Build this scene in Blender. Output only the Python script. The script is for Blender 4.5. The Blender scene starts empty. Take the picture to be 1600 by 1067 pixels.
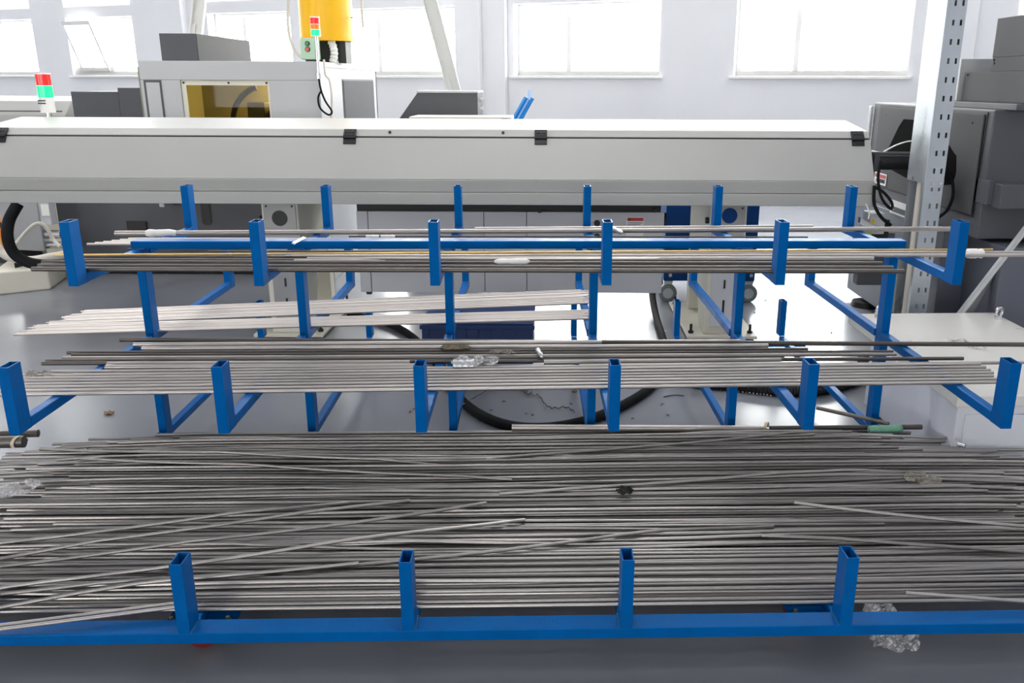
import bpy, bmesh, math, random
from mathutils import Matrix, Vector
random.seed(7)
sc = bpy.context.scene
col = sc.collection

# ------------------------------------------------------------------ camera
F_PX, PITCH, ROLL, PPX, EYE = 1349.07, 0.2911, 0.0043, 62.24, 1.45
cam_data = bpy.data.cameras.new('camera')
cam_data.sensor_width = 36.0
cam_data.lens = F_PX / 1600 * 36.0
cam_data.shift_x = -PPX / 1600
cam_data.clip_end = 200
cam = bpy.data.objects.new('camera', cam_data)
cam.matrix_world = Matrix.Translation((0, 0, EYE)) @ Matrix.Rotation(math.pi / 2 - PITCH, 4, 'X') @ Matrix.Rotation(ROLL, 4, 'Z')
col.objects.link(cam)
sc.camera = cam

# ------------------------------------------------------------------ world, exposure
world = bpy.data.worlds.new('overcast_sky')
sc.world = world
world.use_nodes = True
bg = world.node_tree.nodes['Background']
bg.inputs[0].default_value = (1.0, 0.985, 0.96, 1)
bg.inputs[1].default_value = 16.0
sc.view_settings.view_transform = 'Standard'
sc.view_settings.look = 'None'
sc.view_settings.gamma = 1
sc.view_settings.exposure = 0.0
sc.view_settings.use_curve_mapping = False

# the long window wall runs at an angle to the machines
WA = math.radians(22.0)
WU = Vector((math.cos(WA), -math.sin(WA), 0))
WN = Vector((-math.sin(WA), -math.cos(WA), 0))
WO = Vector((0, 13.0, 0))
K = 13.0 / 9.5
CEIL = 6.0


def W(s, d, z):
    return WO + WU * s + WN * d + Vector((0, 0, z))


# window openings (s0, s1, z0, z1): a lower row of casements and an upper row
LOW = [(a * K, b * K) for a, b in [(-11.3, -9.75), (-9.2, -7.56), (-6.93, -5.77), (-4.55, -3.32), (-2.8, -1.12), (-0.45, 1.15), (1.89, 3.47), (4.29, 5.9), (6.5, 8.0)]]
ZL0, ZL1, ZU0, ZU1 = 1.546, 2.53, 2.71, 5.2


def area_light(name, loc, rot, sx, sy, power, color=(1, 1, 1), portal=False):
    l = bpy.data.lights.new(name, 'AREA')
    l.shape = 'RECTANGLE'
    l.size, l.size_y = sx, sy
    l.energy = power
    l.color = color
    if portal:
        l.cycles.is_portal = True
    o = bpy.data.objects.new(name, l)
    o.matrix_world = Matrix.Translation(loc) @ rot
    col.objects.link(o)
    return o


WROT = Matrix(((WU.x, 0, -WN.x, 0), (WU.y, 0, -WN.y, 0), (0, 1, 0, 0), (0, 0, 0, 1)))
for (s0, s1) in LOW:
    for (z0, z1) in ((ZL0, ZL1), (ZU0, ZU1)):
        area_light('window_daylight', W((s0 + s1) / 2, -0.36, (z0 + z1) / 2), WROT, s1 - s0, z1 - z0, 1.0, portal=True)
FILLW = [(-6.5, -4.0), (0.5, 3.0), (6.0, 8.5)]  # unseen windows behind the camera, added and sized as front fill
DMAX = 18.8
ZF0, ZF1 = 0.9, 2.1
FROT = Matrix(((-WU.x, 0, WN.x, 0), (-WU.y, 0, WN.y, 0), (0, 1, 0, 0), (0, 0, 0, 1)))
for (s0, s1) in FILLW:
    area_light('window_daylight', W((s0 + s1) / 2, DMAX + 0.36, (ZF0 + ZF1) / 2), FROT, s1 - s0, ZF1 - ZF0, 1.0, portal=True)
LAMP_ROWS = [(s, d) for s in (-7, -3.5, 0.0, 3.5) for d in (5.6, 8.6)]  # unseen fill lamps, added to brighten the machines and the floor around them
for (s, d) in LAMP_ROWS:
    area_light('fill_lamp', W(s, d, 3.5), Matrix.Rotation(-WA, 4, 'Z'), 2.4, 0.25, 31.0, (1.0, 0.985, 0.96))

# ------------------------------------------------------------------ helpers


def ray(x, y):
    u = (x - 800 - PPX) / F_PX
    v = (y - 533.5) / F_PX
    c, s = math.cos(ROLL), math.sin(ROLL)
    u, v = u * c + v * s, -u * s + v * c
    return Vector((u, math.cos(PITCH) - v * math.sin(PITCH), -(math.sin(PITCH) + v * math.cos(PITCH))))


def aY(x, y, Y):
    d = ray(x, y)
    return d * (Y / d.y) + Vector((0, 0, EYE))


def aZ(x, y, z):
    d = ray(x, y)
    return d * ((z - EYE) / d.z) + Vector((0, 0, EYE))


def aX(x, y, X):
    d = ray(x, y)
    return d * (X / d.x) + Vector((0, 0, EYE))


def lin(r, g, b):
    def c(v):
        v /= 255.0
        return v / 12.92 if v <= 0.04045 else ((v + 0.055) / 1.055) ** 2.4
    return (c(r), c(g), c(b), 1)


MATS = {}


def mat(name, rgb, rough=0.5, metal=0.0, var=0.05, scale=6.0, bump=0.0, bscale=200.0, rnd=0.0, emit=None, estr=0.0,
        spec=0.5, rvar=0.0, coat=0.0, stretch=None, tint=None):
    m = bpy.data.materials.new(name)
    m.use_nodes = True
    nt = m.node_tree
    b = nt.nodes['Principled BSDF']
    c = lin(*rgb)
    tc = nt.nodes.new('ShaderNodeTexCoord')
    mp = nt.nodes.new('ShaderNodeMapping')
    if stretch:
        mp.inputs['Scale'].default_value = stretch
    nt.links.new(tc.outputs['Object'], mp.inputs['Vector'])
    nz = nt.nodes.new('ShaderNodeTexNoise')
    nz.inputs['Scale'].default_value = scale
    nz.inputs['Detail'].default_value = 6
    nt.links.new(mp.outputs['Vector'], nz.inputs['Vector'])
    mr = nt.nodes.new('ShaderNodeMapRange')
    mr.inputs['From Min'].default_value = 0.3
    mr.inputs['From Max'].default_value = 0.7
    mr.inputs['To Min'].default_value = 1 - var
    mr.inputs['To Max'].default_value = 1 + var
    nt.links.new(nz.outputs['Fac'], mr.inputs['Value'])
    fac = mr.outputs['Result']
    if rnd:
        oi = nt.nodes.new('ShaderNodeObjectInfo')
        r2 = nt.nodes.new('ShaderNodeMapRange')
        r2.inputs['To Min'].default_value = 1 - rnd
        r2.inputs['To Max'].default_value = 1 + rnd
        nt.links.new(oi.outputs['Random'], r2.inputs['Value'])
        mu = nt.nodes.new('ShaderNodeMath')
        mu.operation = 'MULTIPLY'
        nt.links.new(fac, mu.inputs[0])
        nt.links.new(r2.outputs['Result'], mu.inputs[1])
        fac = mu.outputs[0]
    vm = nt.nodes.new('ShaderNodeVectorMath')
    vm.operation = 'SCALE'
    vm.inputs[0].default_value = c[:3]
    nt.links.new(fac, vm.inputs['Scale'])
    nt.links.new(vm.outputs[0], b.inputs['Base Color'])
    b.inputs['Roughness'].default_value = rough
    b.inputs['Metallic'].default_value = metal
    b.inputs['Specular IOR Level'].default_value = spec
    b.inputs['Coat Weight'].default_value = coat
    if tint:
        b.inputs['Specular Tint'].default_value = (*tint, 1)
    if rvar:
        r3 = nt.nodes.new('ShaderNodeMapRange')
        r3.inputs['From Min'].default_value = 0.3
        r3.inputs['From Max'].default_value = 0.7
        r3.inputs['To Min'].default_value = max(0.02, rough - rvar)
        r3.inputs['To Max'].default_value = rough + rvar
        nt.links.new(nz.outputs['Fac'], r3.inputs['Value'])
        nt.links.new(r3.outputs['Result'], b.inputs['Roughness'])
    if bump:
        n2 = nt.nodes.new('ShaderNodeTexNoise')
        n2.inputs['Scale'].default_value = bscale
        n2.inputs['Detail'].default_value = 3
        nt.links.new(mp.outputs['Vector'], n2.inputs['Vector'])
        bp = nt.nodes.new('ShaderNodeBump')
        bp.inputs['Strength'].default_value = bump
        bp.inputs['Distance'].default_value = 0.01
        nt.links.new(n2.outputs['Fac'], bp.inputs['Height'])
        nt.links.new(bp.outputs['Normal'], b.inputs['Normal'])
    if emit:
        b.inputs['Emission Color'].default_value = lin(*emit)
        b.inputs['Emission Strength'].default_value = estr
    MATS[name] = m
    return m


def glass(name, rgb, refl=1.0):
    m = bpy.data.materials.new(name)
    m.use_nodes = True
    nt = m.node_tree
    nt.nodes.remove(nt.nodes['Principled BSDF'])
    out = nt.nodes['Material Output']
    tr = nt.nodes.new('ShaderNodeBsdfTransparent')
    tr.inputs[0].default_value = lin(*rgb)
    gl = nt.nodes.new('ShaderNodeBsdfGlossy')
    gl.inputs['Roughness'].default_value = 0.03
    fr = nt.nodes.new('ShaderNodeFresnel')
    fr.inputs['IOR'].default_value = 1.45
    mx = nt.nodes.new('ShaderNodeMixShader')
    ge = nt.nodes.new('ShaderNodeNewGeometry')
    iv = nt.nodes.new('ShaderNodeMath')
    iv.operation = 'SUBTRACT'
    iv.inputs[0].default_value = 1.0
    nt.links.new(ge.outputs['Backfacing'], iv.inputs[1])
    mu = nt.nodes.new('ShaderNodeMath')
    mu.operation = 'MULTIPLY'
    nt.links.new(fr.outputs[0], mu.inputs[0])
    sc_ = nt.nodes.new('ShaderNodeMath')
    sc_.operation = 'MULTIPLY'
    sc_.inputs[1].default_value = refl
    nt.links.new(mu.outputs[0], sc_.inputs[0])
    nt.links.new(iv.outputs[0], mu.inputs[1])
    nt.links.new(sc_.outputs[0], mx.inputs[0])
    nt.links.new(tr.outputs[0], mx.inputs[1])
    nt.links.new(gl.outputs[0], mx.inputs[2])
    nt.links.new(mx.outputs[0], out.inputs[0])
    MATS[name] = m
    return m


def film(name, alpha=0.35, rgb=(225, 225, 225)):
    m = mat(name, rgb, rough=0.14, var=0.1, scale=40, bump=0.7, bscale=45)
    nt = m.node_tree
    n4 = nt.nodes.new('ShaderNodeTexNoise')
    n4.inputs['Scale'].default_value = 55
    n4.inputs['Detail'].default_value = 4
    n4.inputs['Distortion'].default_value = 1.5
    tc4 = nt.nodes.new('ShaderNodeTexCoord')
    nt.links.new(tc4.outputs['Object'], n4.inputs['Vector'])
    r4 = nt.nodes.new('ShaderNodeMapRange')
    r4.inputs['From Min'].default_value = 0.42
    r4.inputs['From Max'].default_value = 0.68
    r4.inputs['To Min'].default_value = alpha * 0.35
    r4.inputs['To Max'].default_value = min(1.0, alpha * 2.2)
    nt.links.new(n4.outputs['Fac'], r4.inputs['Value'])
    nt.links.new(r4.outputs['Result'], nt.nodes['Principled BSDF'].inputs['Alpha'])
    return m


class MB:
    def __init__(self):
        self.v, self.f = [], []

    def add(self, vs, fs):
        n = len(self.v)
        self.v += [tuple(p) for p in vs]
        self.f += [tuple(i + n for i in q) for q in fs]
        return self

    def hexa(self, p):  # p: bottom loop of 4 ccw, top loop of 4
        return self.add(p, [(3, 2, 1, 0), (4, 5, 6, 7), (0, 1, 5, 4), (1, 2, 6, 5), (2, 3, 7, 6), (3, 0, 4, 7)])

    def box(self, x0, x1, y0, y1, z0, z1):
        return self.hexa([(x0, y0, z0), (x1, y0, z0), (x1, y1, z0), (x0, y1, z0), (x0, y0, z1), (x1, y0, z1), (x1, y1, z1), (x0, y1, z1)])

    def wbox(self, s0, s1, d0, d1, z0, z1):  # in the window wall's frame, d towards the room
        return self.hexa([W(s0, d1, z0), W(s1, d1, z0), W(s1, d0, z0), W(s0, d0, z0), W(s0, d1, z1), W(s1, d1, z1), W(s1, d0, z1), W(s0, d0, z1)])

    def prism(self, poly, axis, a0, a1):
        def P(q, a):
            return {'x': (a, q[0], q[1]), 'y': (q[0], a, q[1]), 'z': (q[0], q[1], a)}[axis]
        n = len(poly)
        vs = [P(q, a0) for q in poly] + [P(q, a1) for q in poly]
        fs = [tuple(range(n - 1, -1, -1)), tuple(range(n, 2 * n))] + [(i, (i + 1) % n, n + (i + 1) % n, n + i) for i in range(n)]
        return self.add(vs, fs)

    def slab(self, poly, off):  # 3-D polygon with a thickness vector
        n = len(poly)
        off = Vector(off)
        vs = [Vector(q) for q in poly] + [Vector(q) + off for q in poly]
        fs = [tuple(range(n - 1, -1, -1)), tuple(range(n, 2 * n))] + [(i, (i + 1) % n, n + (i + 1) % n, n + i) for i in range(n)]
        return self.add(vs, fs)

    def tube(self, path, r, n=8, caps=True, rs=None):
        path = [Vector(q) for q in path]
        up = Vector((0, 0, 1))
        t0 = (path[1] - path[0]).normalized()
        if abs(t0.z) > 0.9:
            up = Vector((0, 1, 0))
        a = t0.cross(up).normalized()
        base = len(self.v)
        for i, q in enumerate(path):
            if i == 0:
                t = path[1] - path[0]
            elif i == len(path) - 1:
                t = path[-1] - path[-2]
            else:
                t = path[i + 1] - path[i - 1]
            t.normalize()
            a = (a - t * a.dot(t)).normalized()
            b = t.cross(a)
            rr = rs[i] if rs else r
            for k in range(n):
                w = 2 * math.pi * k / n
                self.v.append(tuple(q + a * (rr * math.cos(w)) + b * (rr * math.sin(w))))
        for i in range(len(path) - 1):
            for k in range(n):
                k2 = (k + 1) % n
                self.f.append((base + i * n + k, base + i * n + k2, base + (i + 1) * n + k2, base + (i + 1) * n + k))
        if caps:
            self.f.append(tuple(base + k for k in range(n - 1, -1, -1)))
            m = base + (len(path) - 1) * n
            self.f.append(tuple(m + k for k in range(n)))
        return self

    def cyl(self, a, b, r, r2=None, n=20):
        return self.tube([a, b], r, n, True, [r, r if r2 is None else r2])

    def hollow(self, x0, x1, y0, y1, z0, z1, t):  # upright rectangular tube, open at the top
        o = [(x0, y0), (x1, y0), (x1, y1), (x0, y1)]
        i = [(x0 + t, y0 + t), (x1 - t, y0 + t), (x1 - t, y1 - t), (x0 + t, y1 - t)]
        zi = z1 - 0.10 if z1 - z0 > 0.14 else z0 + 0.02
        vs = [(p[0], p[1], z0) for p in o] + [(p[0], p[1], z1) for p in o] + [(p[0], p[1], z1) for p in i] + [(p[0], p[1], zi) for p in i]
        fs = [(3, 2, 1, 0)]
        for k in range(4):
            j = (k + 1) % 4
            fs += [(k, j, 4 + j, 4 + k), (4 + k, 4 + j, 8 + j, 8 + k), (8 + k, 8 + j, 12 + j, 12 + k)]
        fs.append((12, 13, 14, 15))
        return self.add(vs, fs)

    def build(self, name, m, parent=None, bevel=0.0, smooth=False, seg=2):
        me = bpy.data.meshes.new(name)
        me.from_pydata(self.v, [], self.f)
        me.validate()
        bm = bmesh.new()
        bm.from_mesh(me)
        bmesh.ops.recalc_face_normals(bm, faces=bm.faces)
        bm.to_mesh(me)
        bm.free()
        me.materials.append(m if not isinstance(m, str) else MATS[m])
        if smooth:
            me.shade_smooth()
            if smooth != 'all':
                me.set_sharp_from_angle(angle=math.radians(40))
        me.update()
        return place(me, name, parent, bevel, seg)


def place(me, name, parent=None, bevel=0.0, seg=2):
    o = bpy.data.objects.new(name, me)
    col.objects.link(o)
    if parent is not None:
        o.parent = parent
        if parent.type == 'EMPTY' and not parent.get('_local'):
            o.matrix_parent_inverse = Matrix.Translation(-parent.location)
    if bevel:
        b = o.modifiers.new('bevel', 'BEVEL')
        b.width = bevel
        b.segments = seg
        b.limit_method = 'ANGLE'
    return o


def tag(o, label=None, cat=None, group=None, kind=None):
    if label:
        o['label'] = label
    if cat:
        o['category'] = cat
    if group:
        o['group'] = group
    if kind:
        o['kind'] = kind
    return o


def thing(name, label, cat, loc=(0, 0, 0), group=None):
    o = bpy.data.objects.new(name, None)
    o.location = loc
    o.empty_display_size = 0.1
    col.objects.link(o)
    return tag(o, label, cat, group)


def struct(o):
    o['kind'] = 'structure'
    return o


def smooth_path(pts, n=8):
    """Catmull-Rom through the points."""
    p = [Vector(q) for q in pts]
    p = [p[0] * 2 - p[1]] + p + [p[-1] * 2 - p[-2]]
    out = []
    for i in range(1, len(p) - 2):
        for k in range(n):
            t = k / n
            a, b, c, d = p[i - 1], p[i], p[i + 1], p[i + 2]
            out.append(0.5 * ((2 * b) + (c - a) * t + (2 * a - 5 * b + 4 * c - d) * t * t + (3 * b - a - 3 * c + d) * t ** 3))
    out.append(p[-2])
    return out


def rough_sheet(name, m, cx, cy, z, lx, ly, hz, seed, parent=None, nx=14, ny=9, rot=0.0, thick=0.0015, lumps=3.0):
    """A crumpled sheet with real folds, ragged outline and thickness."""
    rr = random.Random(seed)
    ph = [rr.uniform(0, 6.28) for _ in range(8)]
    b = MB()
    ids = {}
    for side in (0, 1):
        for i in range(nx + 1):
            for j in range(ny + 1):
                u, v = i / nx * 2 - 1, j / ny * 2 - 1
                rag = 1 - 0.22 * abs(math.sin(3.1 * u + ph[0]) * math.cos(2.7 * v + ph[1]))
                x = u * lx * rag * (1 - 0.18 * v * v)
                y = v * ly * rag * (1 - 0.30 * u * u)
                h = 0.5 + 0.28 * math.sin(lumps * 2.1 * u + ph[2] + 1.7 * v) + 0.22 * math.sin(lumps * 3.3 * v + ph[3] - 2.2 * u) + 0.25 * (rr.random() - 0.5)
                if side == 0:
                    ids[(i, j, 'h')] = h
                else:
                    h = ids[(i, j, 'h')]
                zz = z + max(0.0, h) * hz * (1 - 0.55 * max(abs(u), abs(v)) ** 2) - side * thick
                X = cx + x * math.cos(rot) - y * math.sin(rot)
                Y = cy + x * math.sin(rot) + y * math.cos(rot)
                ids[(i, j, side)] = len(b.v)
                b.v.append((X, Y, zz))
    for i in range(nx):
        for j in range(ny):
            q = [(i, j), (i + 1, j), (i + 1, j + 1), (i, j + 1)]
            b.f.append(tuple(ids[(a, c, 0)] for a, c in q))
            b.f.append(tuple(ids[(a, c, 1)] for a, c in reversed(q)))
    edge = [(i, 0) for i in range(nx)] + [(nx, j) for j in range(ny)] + [(i, ny) for i in range(nx, 0, -1)] + [(0, j) for j in range(ny, 0, -1)]
    for k in range(len(edge)):
        a, c = edge[k], edge[(k + 1) % len(edge)]
        b.f.append((ids[(a[0], a[1], 0)], ids[(a[0], a[1], 1)], ids[(c[0], c[1], 1)], ids[(c[0], c[1], 0)]))
    return b.build(name, m, parent)


# ------------------------------------------------------------------ materials
mat('wall_paint', (232, 232, 235), 0.6, var=0.015, scale=1.5, bump=0.05, bscale=80)
mat('white_plastic', (244, 243, 240), 0.35, var=0.02)
mat('rack_blue', (0, 88, 158), 0.4, spec=0.2, tint=(0.1, 0.55, 1.0), var=0.08, scale=14, bump=0.08, bscale=120, rvar=0.08)
mat('weld_blue', (4, 86, 140), 0.45, var=0.15, scale=90, bump=0.5, bscale=160)
mat('feeder_paint', (170, 170, 167), 0.42, var=0.02, scale=2.5, bump=0.12, bscale=420, rvar=0.05)
mat('feeder_base', (214, 210, 196), 0.45, var=0.03, scale=5)
mat('lathe_paint', (184, 185, 187), 0.45, var=0.02, scale=3, bump=0.1, bscale=400)
mat('mid_grey', (150, 151, 153), 0.45, var=0.03, scale=3, bump=0.12, bscale=350)
mat('panel_grey', (200, 201, 204), 0.45, var=0.02, scale=3, bump=0.1, bscale=350)
mat('dark_grey', (76, 77, 82), 0.5, var=0.04, scale=4, bump=0.15, bscale=350)
mat('slate', (98, 101, 112), 0.5, var=0.04, scale=4, bump=0.15, bscale=300)
mat('black', (20, 20, 22), 0.5, var=0.15, scale=20)
mat('matte_black', (10, 10, 11), 0.9, var=0.1, spec=0.05)
mat('cover_grey', (88, 88, 90), 0.65, spec=0.15, var=0.03, scale=4, bump=0.1, bscale=350)
mat('brace_white', (226, 225, 220), 0.5, var=0.02, scale=4)
mat('rubber', (24, 25, 27), 0.75, spec=0.2, var=0.2, scale=12, bump=0.1)
mat('rib_black', (30, 31, 34), 0.4, var=0.15, scale=30)
mat('galvanised', (186, 192, 198), 0.36, 0.75, var=0.08, scale=9, rvar=0.1, stretch=(1, 1, 0.25))
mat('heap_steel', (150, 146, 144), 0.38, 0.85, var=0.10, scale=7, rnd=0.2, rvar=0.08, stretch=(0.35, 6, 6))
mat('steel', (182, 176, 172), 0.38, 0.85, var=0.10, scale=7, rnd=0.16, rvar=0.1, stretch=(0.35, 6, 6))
mat('pale_steel', (196, 189, 184), 0.42, 0.75, var=0.06, scale=6, rnd=0.08, rvar=0.08, stretch=(0.3, 6, 6))
mat('dark_steel', (104, 99, 95), 0.42, 0.8, var=0.18, scale=9, rnd=0.22, rvar=0.12, stretch=(0.4, 6, 6))
mat('brass', (214, 182, 116), 0.3, 0.85, var=0.06, scale=8)
mat('bright_steel', (205, 206, 208), 0.22, 0.95, var=0.05, scale=15)
mat('aluminium', (196, 199, 202), 0.3, 0.85, var=0.06, scale=10)
mat('zinc_bolt', (206, 180, 120), 0.3, 0.9, var=0.1, scale=40)
mat('yellow_paint', (250, 190, 12), 0.38, var=0.03, scale=4)
mat('cart_blue', (0, 62, 128), 0.5, spec=0.2, var=0.05, scale=6)
mat('crate_blue', (4, 42, 92), 0.4, var=0.06, scale=10)
mat('handle_blue', (28, 132, 205), 0.35, var=0.04, scale=10)
mat('handle_pale', (176, 205, 238), 0.4, var=0.03, scale=10)
mat('caster_grey', (120, 132, 134), 0.55, var=0.05, scale=20)
mat('wheel_red', (120, 34, 28), 0.45, var=0.08, scale=20)
mat('wheel_hub', (205, 190, 165), 0.45, var=0.05, scale=20)
mat('control_green', (176, 206, 178), 0.45, var=0.02, scale=10)
mat('button_green', (30, 120, 70), 0.3)
mat('button_red', (200, 70, 50), 0.3)
mat('lamp_red', (222, 40, 36), 0.2, var=0.02, emit=(222, 40, 36), estr=0.35)
mat('lamp_amber', (240, 120, 30), 0.2, var=0.02, emit=(240, 110, 30), estr=0.3)
mat('lamp_green', (20, 215, 120), 0.2, var=0.02, emit=(20, 230, 120), estr=1.6)
mat('paper', (236, 235, 232), 0.7, var=0.03, scale=30, bump=0.2, bscale=60)
mat('label_red', (190, 56, 60), 0.5, var=0.05)
mat('label_ink', (96, 96, 104), 0.6, var=0.05)
mat('warn_yellow', (240, 205, 30), 0.45, var=0.03)
mat('green_tape', (104, 158, 134), 0.4, var=0.15, scale=25, bump=0.3, bscale=60)
mat('rag', (34, 35, 36), 0.8, var=0.3, scale=50, bump=0.8, bscale=70)
mat('straw', (112, 100, 78), 0.8, var=0.3, scale=50, bump=0.8, bscale=70)
mat('leaf_brown', (150, 120, 96), 0.8, var=0.2, scale=60)
mat('cream_cable', (214, 208, 196), 0.45, var=0.05, scale=10)
mat('orange', (222, 140, 18), 0.5, var=0.08, scale=15)
mat('lathe_inside', (140, 140, 122), 0.6, var=0.15, scale=5)
mat('turret', (96, 92, 78), 0.35, 0.6, var=0.2, scale=14)
mat('sticker_green', (150, 180, 60), 0.5, var=0.08, scale=15)
mat('cabinet_top', (224, 222, 217), 0.3, var=0.03, scale=4, rvar=0.03)
mat('cabinet_side', (218, 220, 228), 0.45, var=0.04, scale=5, bump=0.1)
film('stretch_film', 0.3)
film('dirty_film', 0.38, (160, 155, 142))
glass('window_glass', (250, 252, 252))
glass('lathe_glass', (226, 214, 160), 0.25)

# floor: grey epoxy, glossy, smudged
fm = mat('epoxy_floor', (133, 136, 144), 0.24, spec=0.7, var=0.05, scale=1.1, rvar=0.04)
nt = fm.node_tree
b = nt.nodes['Principled BSDF']
prev = b.inputs['Base Color'].links[0].from_socket
n3 = nt.nodes.new('ShaderNodeTexNoise')
n3.inputs['Scale'].default_value = 3.3
n3.inputs['Detail'].default_value = 9
n3.inputs['Roughness'].default_value = 0.75
tc3 = nt.nodes.new('ShaderNodeTexCoord')
nt.links.new(tc3.outputs['Object'], n3.inputs['Vector'])
cr = nt.nodes.new('ShaderNodeValToRGB')
cr.color_ramp.elements[0].position = 0.62
cr.color_ramp.elements[1].position = 0.74
nt.links.new(n3.outputs['Fac'], cr.inputs[0])
mx = nt.nodes.new('ShaderNodeMixRGB')
mx.blend_type = 'MULTIPLY'
mx.inputs[2].default_value = (0.55, 0.53, 0.50, 1)
ml = nt.nodes.new('ShaderNodeMath')
ml.operation = 'MULTIPLY'
ml.inputs[1].default_value = 0.16
nt.links.new(cr.outputs[0], ml.inputs[0])
nt.links.new(ml.outputs[0], mx.inputs[0])
nt.links.new(prev, mx.inputs[1])
nt.links.new(mx.outputs[0], b.inputs['Base Color'])

# ------------------------------------------------------------------ room shell
S0, S1 = -16.2, 12.0
struct(MB().wbox(S0 - 0.4, S1 + 0.4, -0.4, DMAX + 0.4, -0.2, 0.0).build('floor', 'epoxy_floor'))
struct(MB().wbox(S0 - 0.4, S1 + 0.4, -0.4, DMAX + 0.4, CEIL, CEIL + 0.2).build('ceiling', 'wall_paint'))
struct(MB().wbox(S0 - 0.35, S0, 0, DMAX, 0, CEIL).build('wall_left', 'wall_paint'))
struct(MB().wbox(S1, S1 + 0.35, 0, DMAX, 0, CEIL).build('wall_right', 'wall_paint'))
b = MB()
b.wbox(S0 - 0.35, S1 + 0.35, DMAX, DMAX + 0.35, 0, ZF0).wbox(S0 - 0.35, S1 + 0.35, DMAX, DMAX + 0.35, ZF1, CEIL)
edges = [S0 - 0.35] + [e for w in FILLW for e in w] + [S1 + 0.35]
for k in range(0, len(edges), 2):
    b.wbox(edges[k], edges[k + 1], DMAX, DMAX + 0.35, ZF0, ZF1)
struct(b.build('wall_front', 'wall_paint'))
b = MB()
b.wbox(S0 - 0.35, S1 + 0.35, -0.35, 0, 0, ZL0)
b.wbox(S0 - 0.35, S1 + 0.35, -0.35, 0, ZL1, ZU0)
b.wbox(S0 - 0.35, S1 + 0.35, -0.35, 0, ZU1, CEIL)
edges = [S0 - 0.35] + [e for w in LOW for e in w] + [S1 + 0.35]
for k in range(0, len(edges), 2):
    b.wbox(edges[k], edges[k + 1], -0.35, 0, ZL0, ZL1)
    b.wbox(edges[k], edges[k + 1], -0.35, 0, ZU0, ZU1)
struct(b.build('wall_back', 'wall_paint'))
# pilasters and the pipe chase standing proud of the wall
for n, (s0, s1, d) in enumerate([(-7.69, -6.63, 0.16), (-1.46, -1.07, 0.22), (-1.07, -0.71, 0.1), (4.95, 5.45, 0.14)]):
    struct(MB().wbox(s0, s1, 0.0, d, 0, CEIL).build('trim_%d' % (n + 1), 'wall_paint', bevel=0.004))
wn = 0
for (s0, s1) in LOW:
    for row, (z0, z1) in enumerate(((ZL0, ZL1), (ZU0, ZU1))):
        wn += 1
        root = bpy.data.objects.new('window_%d' % wn, None)
        root.location = W((s0 + s1) / 2, -0.2, z0)
        col.objects.link(root)
        struct(root)
        fw = 0.07
        fr = MB()
        fr.wbox(s0, s1, -0.24, -0.18, z0, z0 + fw).wbox(s0, s1, -0.24, -0.18, z1 - fw, z1)
        fr.wbox(s0, s0 + fw, -0.24, -0.18, z0 + fw, z1 - fw).wbox(s1 - fw, s1, -0.24, -0.18, z0 + fw, z1 - fw)
        fr.build('frame', 'white_plastic', root, bevel=0.004)
        mid = s0 + (s1 - s0) * (0.36 if wn != 5 else 0.5)
        MB().wbox(mid - 0.035, mid + 0.035, -0.24, -0.175, z0 + fw, z1 - fw).build('mullion', 'white_plastic', root, bevel=0.004)
        open_sash = (wn == 5)
        for a, c in ((s0 + fw, mid - 0.035), (mid + 0.035, s1 - fw)):
            if open_sash and a == s0 + fw:
                # casement tilted into the room
                sash = MB()
                t = 0.045
                top = 0.32

                def T(s, q, dd):
                    zz = z0 + fw + q * (z1 - z0 - 2 * fw)
                    return W(s, -0.18 + top * q + dd, zz)
                for (sa, sb, qa, qb) in ((a, c, 0, 0.08), (a, c, 0.92, 1.0), (a, a + t, 0.08, 0.92), (c - t, c, 0.08, 0.92)):
                    sash.hexa([T(sa, qa, .03), T(sb, qa, .03), T(sb, qa, -.03), T(sa, qa, -.03), T(sa, qb, .03), T(sb, qb, .03), T(sb, qb, -.03), T(sa, qb, -.03)])
                so = sash.build('tilted_sash', 'white_plastic', root)
                so['label'] = 'casement sash tilted open into the room'
                MB().slab([T(a + t, .08, 0), T(c - t, .08, 0), T(c - t, .92, 0), T(a + t, .92, 0)], WN * 0.006).build('pane', 'window_glass', so)
                hb = MB().tube([T(c - .02, .12, .04), T(c - .02, .2, .06), T(c - .02, .28, .06)], 0.008, 6)
                hb.build('handle', 'aluminium', so)
            else:
                MB().wbox(a, c, -0.214, -0.206, z0 + fw, z1 - fw).build('pane', 'window_glass', root)
        if row == 0:
            MB().wbox(s0 - 0.05, s1 + 0.05, -0.18, 0.06, z0 - 0.035, z0).build('sill', 'white_plastic', root, bevel=0.006)

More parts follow.
